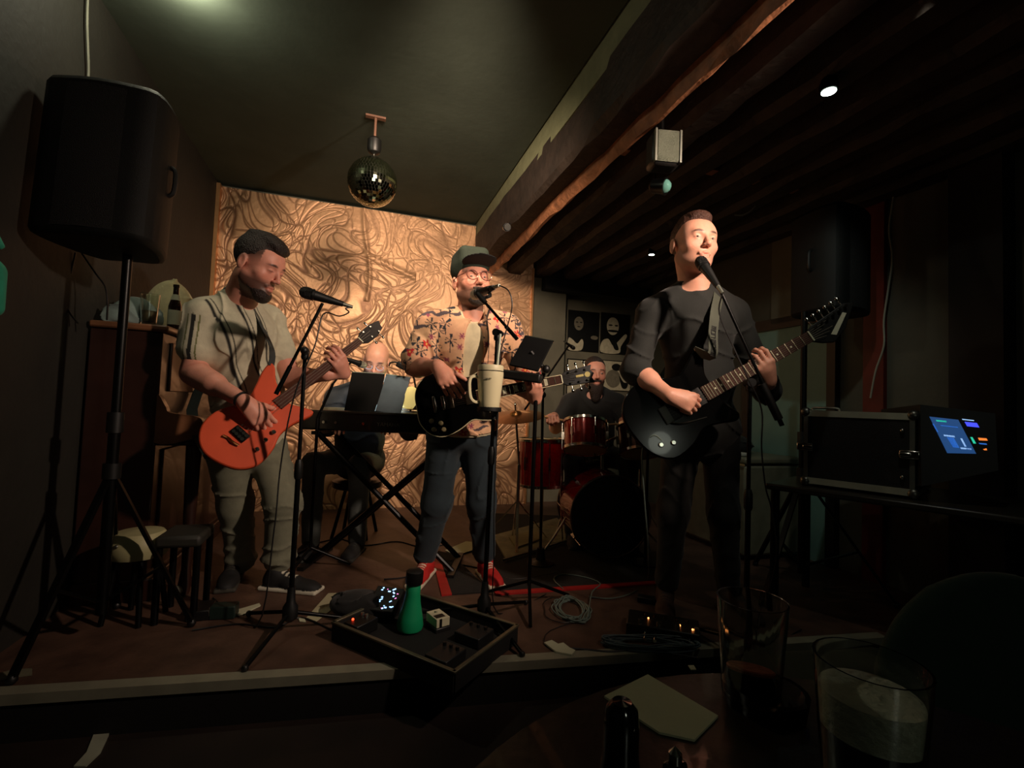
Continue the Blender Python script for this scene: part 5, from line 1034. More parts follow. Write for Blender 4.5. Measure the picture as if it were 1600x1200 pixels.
def tumbler_glass(b, r, h, name, label, fill=.35, lm=None, lname='drink', top=None, foam=None):
    t = thing(name, label, 'glass', b); up = Vector((0, 0, 1)); rb = r * .78
    m = MB(); m.lathe(b, up, [(0, 0), (rb, 0), (r, h), (r - .0022, h), (rb - .002, .012), (0, .010)], 28); m.build('glass_wall', M_GLASS, t)
    if lm:
        z1 = .012 + (h - .012) * fill; q = lambda z: (rb - .0028) + (r - rb) * (z / h)
        m = MB(); m.lathe(b, up, [(0, .013), (q(.013), .013), (q(z1), z1), (0, z1)], 28); m.build(lname, lm, t)
        if foam: z2 = z1 + foam; m = MB(); m.lathe(b, up, [(0, z1 + .0005), (q(z1), z1 + .0005), (q(z2), z2), (q(z2) * .8, z2 + .002), (q(z2) * .4, z2 - .001), (0, z2 + .001)], 28); m.build('foam', mat('beer_foam', (215, 212, 190), .9, noise=.12, nscale=40, bump=.6, bscale=120), t)
    return t
gq = atz(232, 508, ZP); tumbler_glass(Vector((gq.x, gq.y, ZP)), .040, .15, 'drinking_glass', 'empty clear drinking glass on the piano left of the bottle', .4, mat('pale_dregs', (90, 80, 55), .2), 'dregs')

# ------------------------------------------------------------------ keyboard on its stand
def keyboard():
    A_, B_2 = at(483, 664, 2.86), at(742, 664, 2.82); z = 1.0; A_.z = B_2.z = z; R = frame(B_2 - A_, (0, 0, 1)); c = (A_ + B_2) / 2; L = (B_2 - A_).length
    t = thing('stage_keyboard', 'long black stage keyboard seen from behind, between bass player and cap wearer', 'keyboard', c)
    m = MB(); m.box(c + Vector((0, .02, -.01)), (L, .30, .115), R); m.build('body', mat('keyboard_shell', (17, 17, 16), .35, coat=.3), t, bevel=.010)
    m = MB(); m.box(c + Vector((0, .10, .052)), (L * .9, .14, .016), R); m.build('keys', mat('ivory', (190, 182, 150), .3), t)
    m = MB(); m.box(c + R @ Vector((0, -.134, .040)), (L, .006, .010), R); m.build('rear_strip', mat('dark_strip', (58, 58, 54), .3, .5), t)
    text('lettering', 'YAMAHA', c + R @ Vector((.02, -.1335, -.022)), R @ Matrix.Rotation(math.radians(90), 3, 'X'), .032, mat('dim_print', (60, 58, 48), .6), t)
    for x in (-.35, -.28, -.12): m = MB(); p = c + R @ Vector((x, -.132, -.02)); m.cyl(p, p + R @ Vector((0, -.014, 0)), .008); m.build('socket', M_STEEL, t)
    s = thing('keyboard_stand', 'black double braced stand under the stage keyboard', 'stand', Vector((c.x, c.y, STAGE)))
    for dy in (-.10, .14):
        for sx in (-1, 1):
            m = MB(); m.cyl(c + R @ Vector((-sx * .40, dy, -.085)), Vector((c.x, c.y, 0)) + R @ Vector((sx * .42, dy, STAGE + .015)), .016, None, 10); m.build('leg', M_BLACKM, s)
    for sx in (-.40, .40): m = MB(); m.box(c + R @ Vector((sx, .02, -.083)), (.03, .34, .02), R); m.build('support_arm', M_BLACKM, s)
    for sx in (-.42, .42): m = MB(); q = Vector((c.x, c.y, STAGE + .012)) + R @ Vector((sx, .02, 0)); m.box(q, (.035, .40, .022), R); m.build('foot', M_BLACK, s)
    # tablets on the music rest
    def slab(tl, tr, bl, br, th, label, mt, edge, name, glow=None):
        cc = (tl + tr + bl + br) / 4; xx = (tr - tl); zz = (tl + tr - bl - br); Rr = frame(xx, zz.cross(xx) * -1 if False else xx.cross(zz)); tt = thing(name, label, 'tablet' if name != 'sheet_folder' else 'folder', cc)
        Wd, Hd = xx.length, zz.length / 2; m = MB(); m.box(cc, (Wd, Hd, th), Rr); m.build('back', mt, tt, bevel=.003)
        nrm = Rr @ Vector((0, 0, 1)); s_ = 1 if nrm.y > 0 else -1
        if glow: m = MB(); m.box(cc + nrm * s_ * (th / 2 + .001), (Wd * .92, Hd * .9, .001), Rr); m.build('screen', mat('lit_screen', (205, 225, 255), .4, emit=2.2), tt)
        if edge: m = MB(); m.box(cc + Rr @ Vector((0, Hd / 2, 0)), (Wd, .004, th + .002), Rr); m.box(cc + Rr @ Vector((-Wd / 2 + .002, 0, 0)), (.004, Hd, th + .002), Rr) if edge == 2 else None; m.build('edge', M_ALU, tt)
        return tt, cc, Rr, Wd, Hd
    T1 = slab(at(554, 582, 2.93), at(605, 585, 2.93), at(533, 644, 2.84), at(587, 645, 2.84), .010, 'tablet with black back leaning on the keyboard, in front of the bald man', mat('matt_black', (13, 13, 13), .85, spec=.2), 1, 'tablet', True)
    T2 = slab(at(603, 585, 2.925), at(641, 590, 2.91), at(588, 645, 2.83), at(625, 646, 2.82), .010, 'silver backed tablet standing right beside the black one on the keyboard', mat('blue_grey_alu', (96, 106, 116), .35, .7), 1, 'tablet', True)
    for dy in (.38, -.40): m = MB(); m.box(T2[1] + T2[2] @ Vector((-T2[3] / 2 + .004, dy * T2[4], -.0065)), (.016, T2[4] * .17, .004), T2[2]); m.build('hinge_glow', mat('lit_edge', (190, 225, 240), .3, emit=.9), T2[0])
    m = MB(); m.box(T2[1] + T2[2] @ Vector((-T2[3] * .18, T2[4] * .36, -.006)), (.022, .020, .003), T2[2]); m.build('camera_bump', M_BLACK, T2[0], bevel=.002)
    # mic clamp arm of the keyboard player
    cl = at(628, 572, 2.86); tt = thing('clip_arm', 'small black clip on a bent arm right of the bald man', 'clamp', cl)
    m = MB(); m.box(cl, (.07, .03, .035), frame((1, 0, -.45), (0, 0, 1))); m.build('clip', M_BLACK, tt, bevel=.008); m = MB(); m.tube([at(608, 572, 2.86), at(610, 567, 2.86), at(618, 566, 2.86), at(626, 570, 2.86)], .005); m.build('hook', M_BLACK, tt); m = MB(); m.tube([cl + Vector((.02, .0, 0)), at(645, 585, 2.9), at(650, 620, 2.92), c + R @ Vector((.10, .03, .055))], .006); m.build('arm', M_BLACK, tt)
    # keyboard lamp
    tt = thing('lamp_shade', 'small glowing cream lamp on the keyboard beside the silver backed tablet', 'lamp', LAMP); b = Vector((LAMP.x, LAMP.y - .12, c.z + .062)); b = c + R @ Vector((.03, .06, .062)); b = Vector((at(641, 640, 2.9).x, at(641, 640, 2.9).y, 1.065))
    m = MB(); m.lathe(b, (0, 0, 1), [(.05, 0), (.052, .006), (.02, .012), (.0, .013)], 20); m.build('base', M_WHITE, tt); m = MB(); m.lathe(b + Vector((0, 0, .012)), (0, 0, 1), [(.055, 0), (.060, .02), (.048, .08), (.03, .12), (.012, .13)], 20); m.build('shade', mat('glowing_shade', (235, 215, 140), .6, emit=.55, ecol=(240, 215, 130)), tt)
    # chrome vocal microphone stand in front of him
    s = at(545, 575, 2.95); tt, e = microphone(at(573, 572, 3.0), at(538, 560, 2.9), 'small chrome microphone in front of the bald keyboard player', 'silver', .9)
    q = at(497, 640, 2.72); ps = thing('microphone_stand', 'black microphone stand behind the keyboard left end', 'microphone stand', Vector((q.x, q.y, STAGE))); jt = at(520, 600, 2.74)
    m = MB(); m.cyl((q.x, q.y, STAGE + .1), (q.x, q.y, 1.0), .009); m.cyl((q.x, q.y, 1.0), jt, .008); m.cyl(jt, at(548, 566, 2.92), .006); m.build('pole', M_BLACKM, ps)
    for a in (20, 140, 260): a = math.radians(a); m = MB(); m.cyl((q.x, q.y, STAGE + .12), (q.x + .22 * math.cos(a), q.y + .22 * math.sin(a), STAGE + .012), .008); m.build('leg', M_BLACKM, ps)
keyboard()

# ------------------------------------------------------------------ drum kit, each drum on its own
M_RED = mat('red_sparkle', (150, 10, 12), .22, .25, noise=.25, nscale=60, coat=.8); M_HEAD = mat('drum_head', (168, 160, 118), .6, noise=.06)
def drum(name, label, c, ax, r, depth, front_m, lugs=8, cat='drum', rim=M_STEEL, back_m=None, shell=None):
    c, ax = Vector(c), Vector(ax).normalized(); t = thing(name, label, cat, c)
    m = MB(); m.lathe(c - ax * depth / 2, ax, [(r, 0), (r, depth)], 40); m.build('shell', shell or M_RED, t)
    for s, mt in ((1, front_m), (-1, back_m or M_HEAD)):
        f = c + ax * s * depth / 2; m = MB(); m.lathe(f, ax * s, [(r * .985, 0), (r * .985, .004), (0, .005)], 40); m.build('head', mt, t)
        m = MB(); m.lathe(f - ax * s * .012, ax * s, [(r + .003, 0), (r + .010, .002), (r + .010, .020), (r + .002, .024), (r - .002, .020), (r - .002, .012)], 40); m.build('hoop', rim, t)
    x = ax.orthogonal().normalized(); y = ax.cross(x)
    for i in range(lugs):
        a = 2 * math.pi * i / lugs; d = x * math.cos(a) + y * math.sin(a); m = MB(); m.box(c + d * (r + .008), (depth * .28 if depth < .3 else .09, .016, .018), frame(ax, d)); m.cyl(c + d * (r + .013) - ax * depth * .48, c + d * (r + .013) + ax * depth * .48, .003, None, 6); m.build('lug', M_STEEL, t)
    return t
ka = Vector((.10, -1, 0)).normalized(); kf = at(955, 806, 3.08); kc = kf - ka * .22; kc.z = STAGE + .275; k = drum('bass_drum', 'red bass drum with a black front head facing the camera', kc, ka, .258, .42, mat('black_head', (9, 9, 9), .5), 8, rim=mat('dark_chrome', (120, 105, 98), .3, .9))
for s in (-1, 1):
    sd_ = Vector((-ka.y, ka.x, 0)) * s; m = MB(); p = kc + sd_ * .24 + Vector((0, 0, -.05)); m.tube([p, p + sd_ * .10 + ka * .08 + Vector((0, 0, -.12)), Vector((p.x, p.y, STAGE + .01)) + sd_ * .20 + ka * .16], .007); m.build('spur', M_STEEL, k)
def stick_ax(yaw, tilt): a = math.radians(yaw); t_ = math.radians(tilt); return Vector((math.sin(a) * math.cos(t_), -math.cos(a) * math.cos(t_), -math.sin(t_)))
T1c = at(914, 681, 3.24); drum('tom_drum', 'left rack tom, red with its pale underside toward the camera', T1c, stick_ax(-3, 70), .142, .19, M_HEAD, 6)
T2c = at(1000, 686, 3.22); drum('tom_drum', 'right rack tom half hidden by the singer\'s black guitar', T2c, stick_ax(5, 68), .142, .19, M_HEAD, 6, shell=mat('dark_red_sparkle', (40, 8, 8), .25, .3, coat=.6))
mnt = thing('tom_holder', 'chrome double tom holder on the bass drum', 'holder', kc + Vector((0, .05, .3)))
m = MB(); a = kc + Vector((0, .02, .262)); m.cyl(a, a + Vector((0, .02, .20)), .013); m.build('post', M_STEEL, mnt)
for Tc in (T1c, T2c): m = MB(); m.tube([a + Vector((0, .02, .18)), (a + Vector((0, .02, .24)) + Tc) / 2 + Vector((0, .02, -.0)), Tc + (a - Tc).normalized() * .13 * Vector((1, 1, 0)).length * .9], .010); m.build('arm', M_STEEL, mnt)
Fc = at(846, 722, 3.55); ft = drum('floor_tom', 'bright red floor tom standing left of the bass drum', Fc, Vector((-.02, .02, 1)), .165, .33, M_HEAD, 6, back_m=M_HEAD)
for a in (200, 320, 80): a = math.radians(a); d = Vector((math.cos(a), math.sin(a), 0)); m = MB(); m.tube([Fc + d * .18 + Vector((0, 0, .08)), Fc + d * .18 + Vector((0, 0, -.2)), Vector((Fc.x, Fc.y, STAGE + .01)) + d * .21], .006); m.build('leg', M_STEEL, ft)
Sc = Vector(at(905, 700, 3.62)); Sc.z = .80; sn = drum('snare_drum', 'shallow steel snare drum behind the left rack tom', Sc, (0, 0, 1), .17, .14, M_HEAD, 8, shell=M_STEEL)
for a in (90, 210, 330): a = math.radians(a); m = MB(); m.cyl(Vector((Sc.x, Sc.y, .70)), Vector((Sc.x + .2 * math.cos(a), Sc.y + .2 * math.sin(a), STAGE)), .008); m.build('stand_leg', M_STEEL, sn)
def cymbal(c, ax, r, label, pole, hat=False, legs=(30, 150, 270)):
    c = Vector(c); ax = Vector(ax).normalized(); t = thing('cymbal', label, 'cymbal', c); lst = (0, .035) if hat else (0,)
    for k_, dz in enumerate(lst):
        s = -1 if (hat and k_ == 0) else 1; m = MB(); m.lathe(c + ax * dz, ax * s, [(r, 0), (r * .6, .012), (r * .22, .020), (r * .18, .034), (r * .08, .042), (.006, .043), (.006, .041), (r * .16, .030), (r * .21, .017), (r * .6, .0105), (r, -.0012)], 40); m.build('bronze_disc', M_CYMBAL, t)
    m = MB(); m.cyl(c + ax * .03, c + ax * .10, .006); m.sph(c + ax * .085, .010, 10); m.build('wing_nut', M_STEEL, t)
    p = Vector((pole.x, pole.y, 0)); s = thing('cymbal_stand', 'tripod stand under the ' + label.split(',')[0], 'cymbal stand', Vector((p.x, p.y, STAGE)))
    m = MB(); m.cyl((p.x, p.y, STAGE + .06), (p.x, p.y, .7), .012); m.cyl((p.x, p.y, .7), c - ax * .01, .008); m.build('pole', M_STEEL, s)
    for a in legs: a = math.radians(a); m = MB(); d = Vector((math.cos(a), math.sin(a), 0)); m.box((Vector((p.x, p.y, STAGE + .30)) + Vector((p.x, p.y, STAGE + .01)) + d * .26) / 2, (.018, .006, (d * .26 - Vector((0, 0, .29))).length), frame(d.cross(Vector((0, 0, 1))), Vector((0, 0, .29)) - d * .26)); m.build('leg', M_STEEL, s)
Cc = at(806, 651, 3.30); cymbal(Cc, (-.10, -.22, 1), .20, 'bronze cymbal left of the drummer, above the floor tom', at(812, 700, 3.36))
Hc = at(1003, 664, 3.55); cymbal(Hc, (.02, -.05, 1), .17, 'pair of hi-hat cymbals right of the drummer', Hc, True)
# black microphone boom that rises in front of the portraits
q = at(845, 860, 2.95); jt = at(848, 617, 2.95); tp = at(893, 552, 3.15); stq = thing('microphone_stand', 'straight black stand rising in front of the red floor tom', 'microphone stand', Vector((q.x, q.y, STAGE)))
m = MB(); m.cyl((q.x, q.y, STAGE), jt, .009); m.build('pole', M_BLACKM, stq); m = MB(); m.cyl(at(820, 640, 2.9), at(890, 538, 3.15), .0065); m.build('boom', M_BLACKM, stq); m = MB(); m.lathe((q.x, q.y, STAGE), (0, 0, 1), [(.08, 0), (.08, .012), (.03, .03), (.022, .10), (.0, .10)], 24); m.build('base', M_BLACK, stq); m = MB(); m.sph(jt, .022, 12); m.build('boom_clutch', M_BLACK, stq)
microphone(at(898, 545, 3.18), at(885, 536, 3.13), 'tiny microphone beside the upper left portrait', scale=.55)
mm, _ = microphone(at(1026, 668, 3.0), at(1014, 640, 2.98), 'silver grilled microphone aimed at the right rack tom', 'silver', 1.1)
a = at(1016, 645, 3.0); st_ = thing('microphone_stand', 'short black stand behind the singer\'s guitar body', 'microphone stand', Vector((a.x, a.y, STAGE)))
m = MB(); m.cyl((a.x, a.y + .03, STAGE + .0), (a.x, a.y + .03, a.z - .02), .009); m.lathe((a.x, a.y + .03, STAGE), (0, 0, 1), [(.09, 0), (.09, .012), (.02, .02)], 20); m.build('pole', M_BLACKM, st_)
# drum pedals and pale floor case
t = thing('floor_case', 'open pale grey case lying on the floor beyond the red shoes', 'case', gp(835, 840)); q = [gp(770, 840), gp(870, 812), gp(905, 840), gp(790, 876)]
m = MB(); poly_thing(m, q, STAGE + .001, STAGE + .018); m.build('tray', mat('pale_case', (120, 116, 88), .6, noise=.3), t, bevel=.004)
m = MB(); qq = [gp(x, y) for x, y in ((795, 845), (838, 832), (846, 848), (806, 862))]; poly_thing(m, qq, STAGE + .018, STAGE + .03); m.build('pocket', mat('pale_foam', (136, 128, 92), .8), t)
m = MB(); a, b = gp(786, 880), gp(905, 843); m.cyl(a + Vector((0, 0, .02)), b + Vector((0, 0, .02)), .007); m.build('edge_tube', M_ALU, t)
t = thing('paper_sheet', 'pale crumpled sheet on the floor behind the red shoes', 'paper', gp(720, 845)); m = MB(); m.prism([(p.x, p.y) for p in (gp(695, 862), gp(728, 848), gp(752, 850), gp(745, 860), gp(712, 870))], STAGE + .008, STAGE + .010); m.build('sheet', M_PAPER, t)

# ------------------------------------------------------------------ flight case with the digital mixer
def flight_case():
    A_, B_2 = at(1256, 700, 2.32), at(1430, 700, 2.02); R = frame(Vector((B_2.x - A_.x, B_2.y - A_.y, 0)), (0, 0, 1)); W = Vector((B_2.x - A_.x, B_2.y - A_.y)).length; H = .345; D = .52; zb = .80
    c = Vector(((A_.x + B_2.x) / 2, (A_.y + B_2.y) / 2, zb + H / 2)); t = thing('flight_case', 'black flight case with aluminium edges on the table at right', 'flight case', Vector((c.x, c.y, zb)))
    bk = lambda x, y, z: c + R @ Vector((x, y, z))
    m = MB(); m.box(bk(0, D / 2, 0), (W, D, H), R); m.build('shell', mat('case_laminate', (15, 15, 14), .6, bump=.3, bscale=300), t, bevel=.004)
    e = .018; al = mat('rail_aluminium', (190, 192, 172), .5, .35, noise=.1)
    for z in (-1, 1): m = MB(); m.box(bk(0, 0, z * (H / 2 - e * .6)), (W + .004, .012, e * 1.6), R); m.build('edge_rail', al, t)
    for x in (-1, 1): m = MB(); m.box(bk(x * (W / 2 - e * .5), 0, 0), (e, .012, H), R); m.build('edge_rail', mat('worn_aluminium', (110, 112, 104), .5, .5), t)
    for x in (-1, 1): m = MB(); m.box(bk(x * (W / 2), D / 2, H / 2), (.016, D, .016), R); m.box(bk(x * (W / 2), D / 2, -H / 2), (.016, D, .016), R); m.build('side_rail', mat('worn_aluminium', (110, 112, 104), .5, .5), t)
    for x in (-1, 1):
        for z in (-1, 1): m = MB(); m.sph(bk(x * (W / 2 - .006), .004, z * (H / 2 - .006)), .024, 12, (1, .8, 1), R); m.build('ball_corner', mat('corner_steel', (110, 110, 104), .35, .9), t)
    for x, z in ((-.48, 0), (.46, .0)): m = MB(); m.box(bk(x * W, -.012, z), (.070, .020, .036), R); m.box(bk(x * W * .93, -.022, z), (.045, .012, .018), R); m.build('butterfly_latch', M_STEEL, t, bevel=.005)
    for x, z in ((.40, .10), (.40, -.10)): m = MB(); m.sph(bk(x * W, -.008, z), .009, 10); m.build('rivet', M_STEEL, t)
    m = MB(); m.tube([bk(-.18, .03, H / 2 + .004), bk(-.17, .03, H / 2 + .016), bk(-.08, .03, H / 2 + .016), bk(-.07, .03, H / 2 + .004)], .006); m.build('top_handle', M_ALU, t)
    # mixer bolted to the open side, sloping control face looking right
    mc = thing('digital_mixer', 'digital mixer with glowing blue screen at the right end of the flight case', 'mixer', bk(W / 2 + .1, .2, 0))
    tl, tr, br, bl = at(1445, 645, 1.97), at(1543, 652, 1.90), at(1546, 722, 1.84), at(1474, 718, 1.90)
    xx = tr - tl; nn = (tr - tl).cross(tl - bl); RR = frame(xx, nn); cc = (tl + tr + br + bl) / 4; w_, h_ = .30, .19
    zz = lambda x, y, z=0: cc + RR @ Vector((x, y, z))
    def fq(m, pts, dz=.0): 
        P_ = [p + nn.normalized() * dz for p in pts]; Q_ = [p - nn.normalized() * .002 for p in P_]; m.add(P_ + Q_, [(0, 1, 2, 3), (7, 6, 5, 4), (0, 4, 5, 1), (1, 5, 6, 2), (2, 6, 7, 3), (3, 7, 4, 0)])
    bx_ = bk(W / 2 + .012, .0, 0)
    m = MB(); F0 = [tl, tr, br, bl]; ext = [at(1438, 632, 2.0), at(1555, 646, 1.88), None, at(1440, 760, 1.98)]; n0 = (ext[1] - ext[0]).cross(ext[0] - ext[3]); o0 = Vector((0, 0, CAM_Z)); d0 = at(1560, 735, 2.0) - o0; ext[2] = o0 + d0 * ((ext[0] - o0).dot(n0) / d0.dot(n0)); bck = [p + Vector((.10, .34, -.02)) for p in ext]; m.add(ext + bck, [(0, 1, 2, 3), (7, 6, 5, 4), (0, 4, 5, 1), (1, 5, 6, 2), (2, 6, 7, 3), (3, 7, 4, 0)]); m.build('housing', M_BLACK, mc, smooth=False)
    nf = (ext[1] - ext[0]).cross(ext[0] - ext[3]).normalized(); nf = nf if nf.y < 0 else -nf
    def onf(px, py):
        d = (at(px, py, 2.0) - Vector((0, 0, CAM_Z))); o = Vector((0, 0, CAM_Z)); p0 = ext[0]; k = (p0 - o).dot(nf) / d.dot(nf); return o + d * k + nf * .003
    def patch(name, pts, mt): m = MB(); P_ = [onf(*p) for p in pts]; Q_ = [p - nf * .003 for p in P_]; n = len(P_); m.add(P_ + Q_, [tuple(range(n)), tuple(range(n, 2 * n))[::-1]] + [(i, (i + 1) % n, n + (i + 1) % n, n + i) for i in range(n)]); return m.build(name, mt, mc, smooth=False)
    patch('screen', [(1452, 651), (1497, 656), (1525, 709), (1480, 708)], mat('blue_screen', (22, 52, 92), .3, noise=0, emit=1.0, ecol=(28, 66, 116)))
    S = mat('screen_light', (150, 190, 235), .3, noise=0, emit=1.1); G = mat('screen_green', (40, 200, 160), .3, noise=0, emit=1.0); Bl = mat('screen_blue', (40, 100, 190), .3, noise=0, emit=1.0); Bp = mat('button_blue', (70, 80, 250), .3, noise=0, emit=1.1); O = mat('button_orange', (250, 130, 50), .3, noise=0, emit=1.1)
    for nme, pts, mt in (('graphic', [(1462, 656), (1478, 657.5), (1479, 660), (1463, 658.5)], G), ('graphic', [(1474, 679), (1491, 681), (1492, 683.5), (1475, 681.5)], S), ('graphic', [(1479, 683), (1490, 684), (1499, 700), (1489, 699)], Bl), ('graphic', [(1500, 699), (1517, 700.5), (1518, 703), (1501, 701.5)], S), ('graphic', [(1459, 662), (1466, 675), (1464, 675), (1457, 662)], Bl), ('graphic', [(1500, 685), (1503, 685), (1510, 698), (1507, 698)], S), ('graphic', [(1469, 664), (1496, 667), (1497, 668.5), (1470, 665.5)], Bl),
                         ('lit_button', [(1507, 659), (1526, 661), (1530, 668), (1511, 666)], Bp), ('lit_button', [(1503, 654.5), (1521, 656.5), (1522, 658), (1504, 656)], S), ('lit_button', [(1516, 683), (1519, 683), (1525, 693), (1521, 693)], G), ('lit_button', [(1528, 684), (1541, 685), (1543, 688.5), (1530, 688)], O), ('lit_button', [(1529, 692), (1541, 693), (1542, 695), (1531, 694)], Bl), ('lit_button', [(1536, 702), (1541, 700.5), (1542, 703.5), (1538, 703.5)], O)):
        patch(nme, pts, mt)
    # table under it
    tb = thing('side_table', 'dark table carrying the flight case', 'table', Vector((c.x, c.y, STAGE)))
    m = MB(); m.box(bk(.14, D / 2 - .02, -H / 2 - .032), (W + .56, D + .16, .030), R); m.build('table_top', mat('table_dark', (44, 40, 34), .35, coat=.3), tb, bevel=.008)
    m = MB(); m.box(bk(.14, -.085, -H / 2 - .03), (W + .56, .006, .02), R); m.build('edge_band', M_ALU if False else mat('edge_dull', (110, 106, 92), .35, .6), tb)
    for x in (-.32, .58):
        for y in (-.04, .5): m = MB(); p = bk(x, y, -H / 2 - .045); m.cyl(p, (p.x, p.y, STAGE), .02); m.build('leg', M_BLACKM, tb)
flight_case()
# chest beside the teal door
def chest():
    t = thing('white_chest', 'off white chest freezer behind the singer against the right wall', 'chest', rm(2.72, 3.0, STAGE)); m = MB(); rbx(m, 2.46, 2.95, 2.50, 3.30, STAGE + .03, .78); m.build('body', mat('offwhite_enamel', (120, 118, 98), .4), t, bevel=.02)
    m = MB(); rbx(m, 2.45, 2.96, 2.49, 3.31, .785, .83); m.build('lid', mat('offwhite_enamel', (120, 118, 98), .4), t, bevel=.015); m = MB(); rbx(m, 2.445, 2.452, 2.5, 3.3, .776, .786); m.build('trim_line', mat('tan_trim', (190, 160, 110), .5), t); m = MB(); rbx(m, 2.5, 2.9, 2.55, 3.25, STAGE, STAGE + .03); m.build('plinth', M_BLACK, t)
    z = .832; o = sculpt('jacket', [ell(rm(2.66, 2.95, z + .05), (.16, .26, .10), np.array(ROOM), .04), rbox(rm(2.66, 2.95, z - .1), (.6, .6, .1), None, .005, .001, 's')], .008, clothm('black_jacket', (26, 26, 25)), disp=folds(.02, 18, 77)); tag(o, 'black jacket heaped on the off white chest', 'jacket')
    t = thing('white_tray', 'white plastic tray at the edge of the chest under the black jacket', 'tray', rm(2.5, 2.75, z)); m = MB(); rbx(m, 2.455, 2.55, 2.56, 2.95, z, z + .022); m.build('tray', M_WHITE, t, bevel=.006)
    t = thing('red_cup', 'small red cup on the white tray behind the singer', 'cup', rm(2.5, 2.9, z + .022)); m = MB(); m.lathe(rm(2.50, 2.90, z + .0225), (0, 0, 1), [(0, 0), (.024, 0), (.03, .055), (.028, .055), (.022, .004), (0, .003)], 18); m.build('cup', mat('red_plastic', (200, 24, 24), .4), t)
chest()

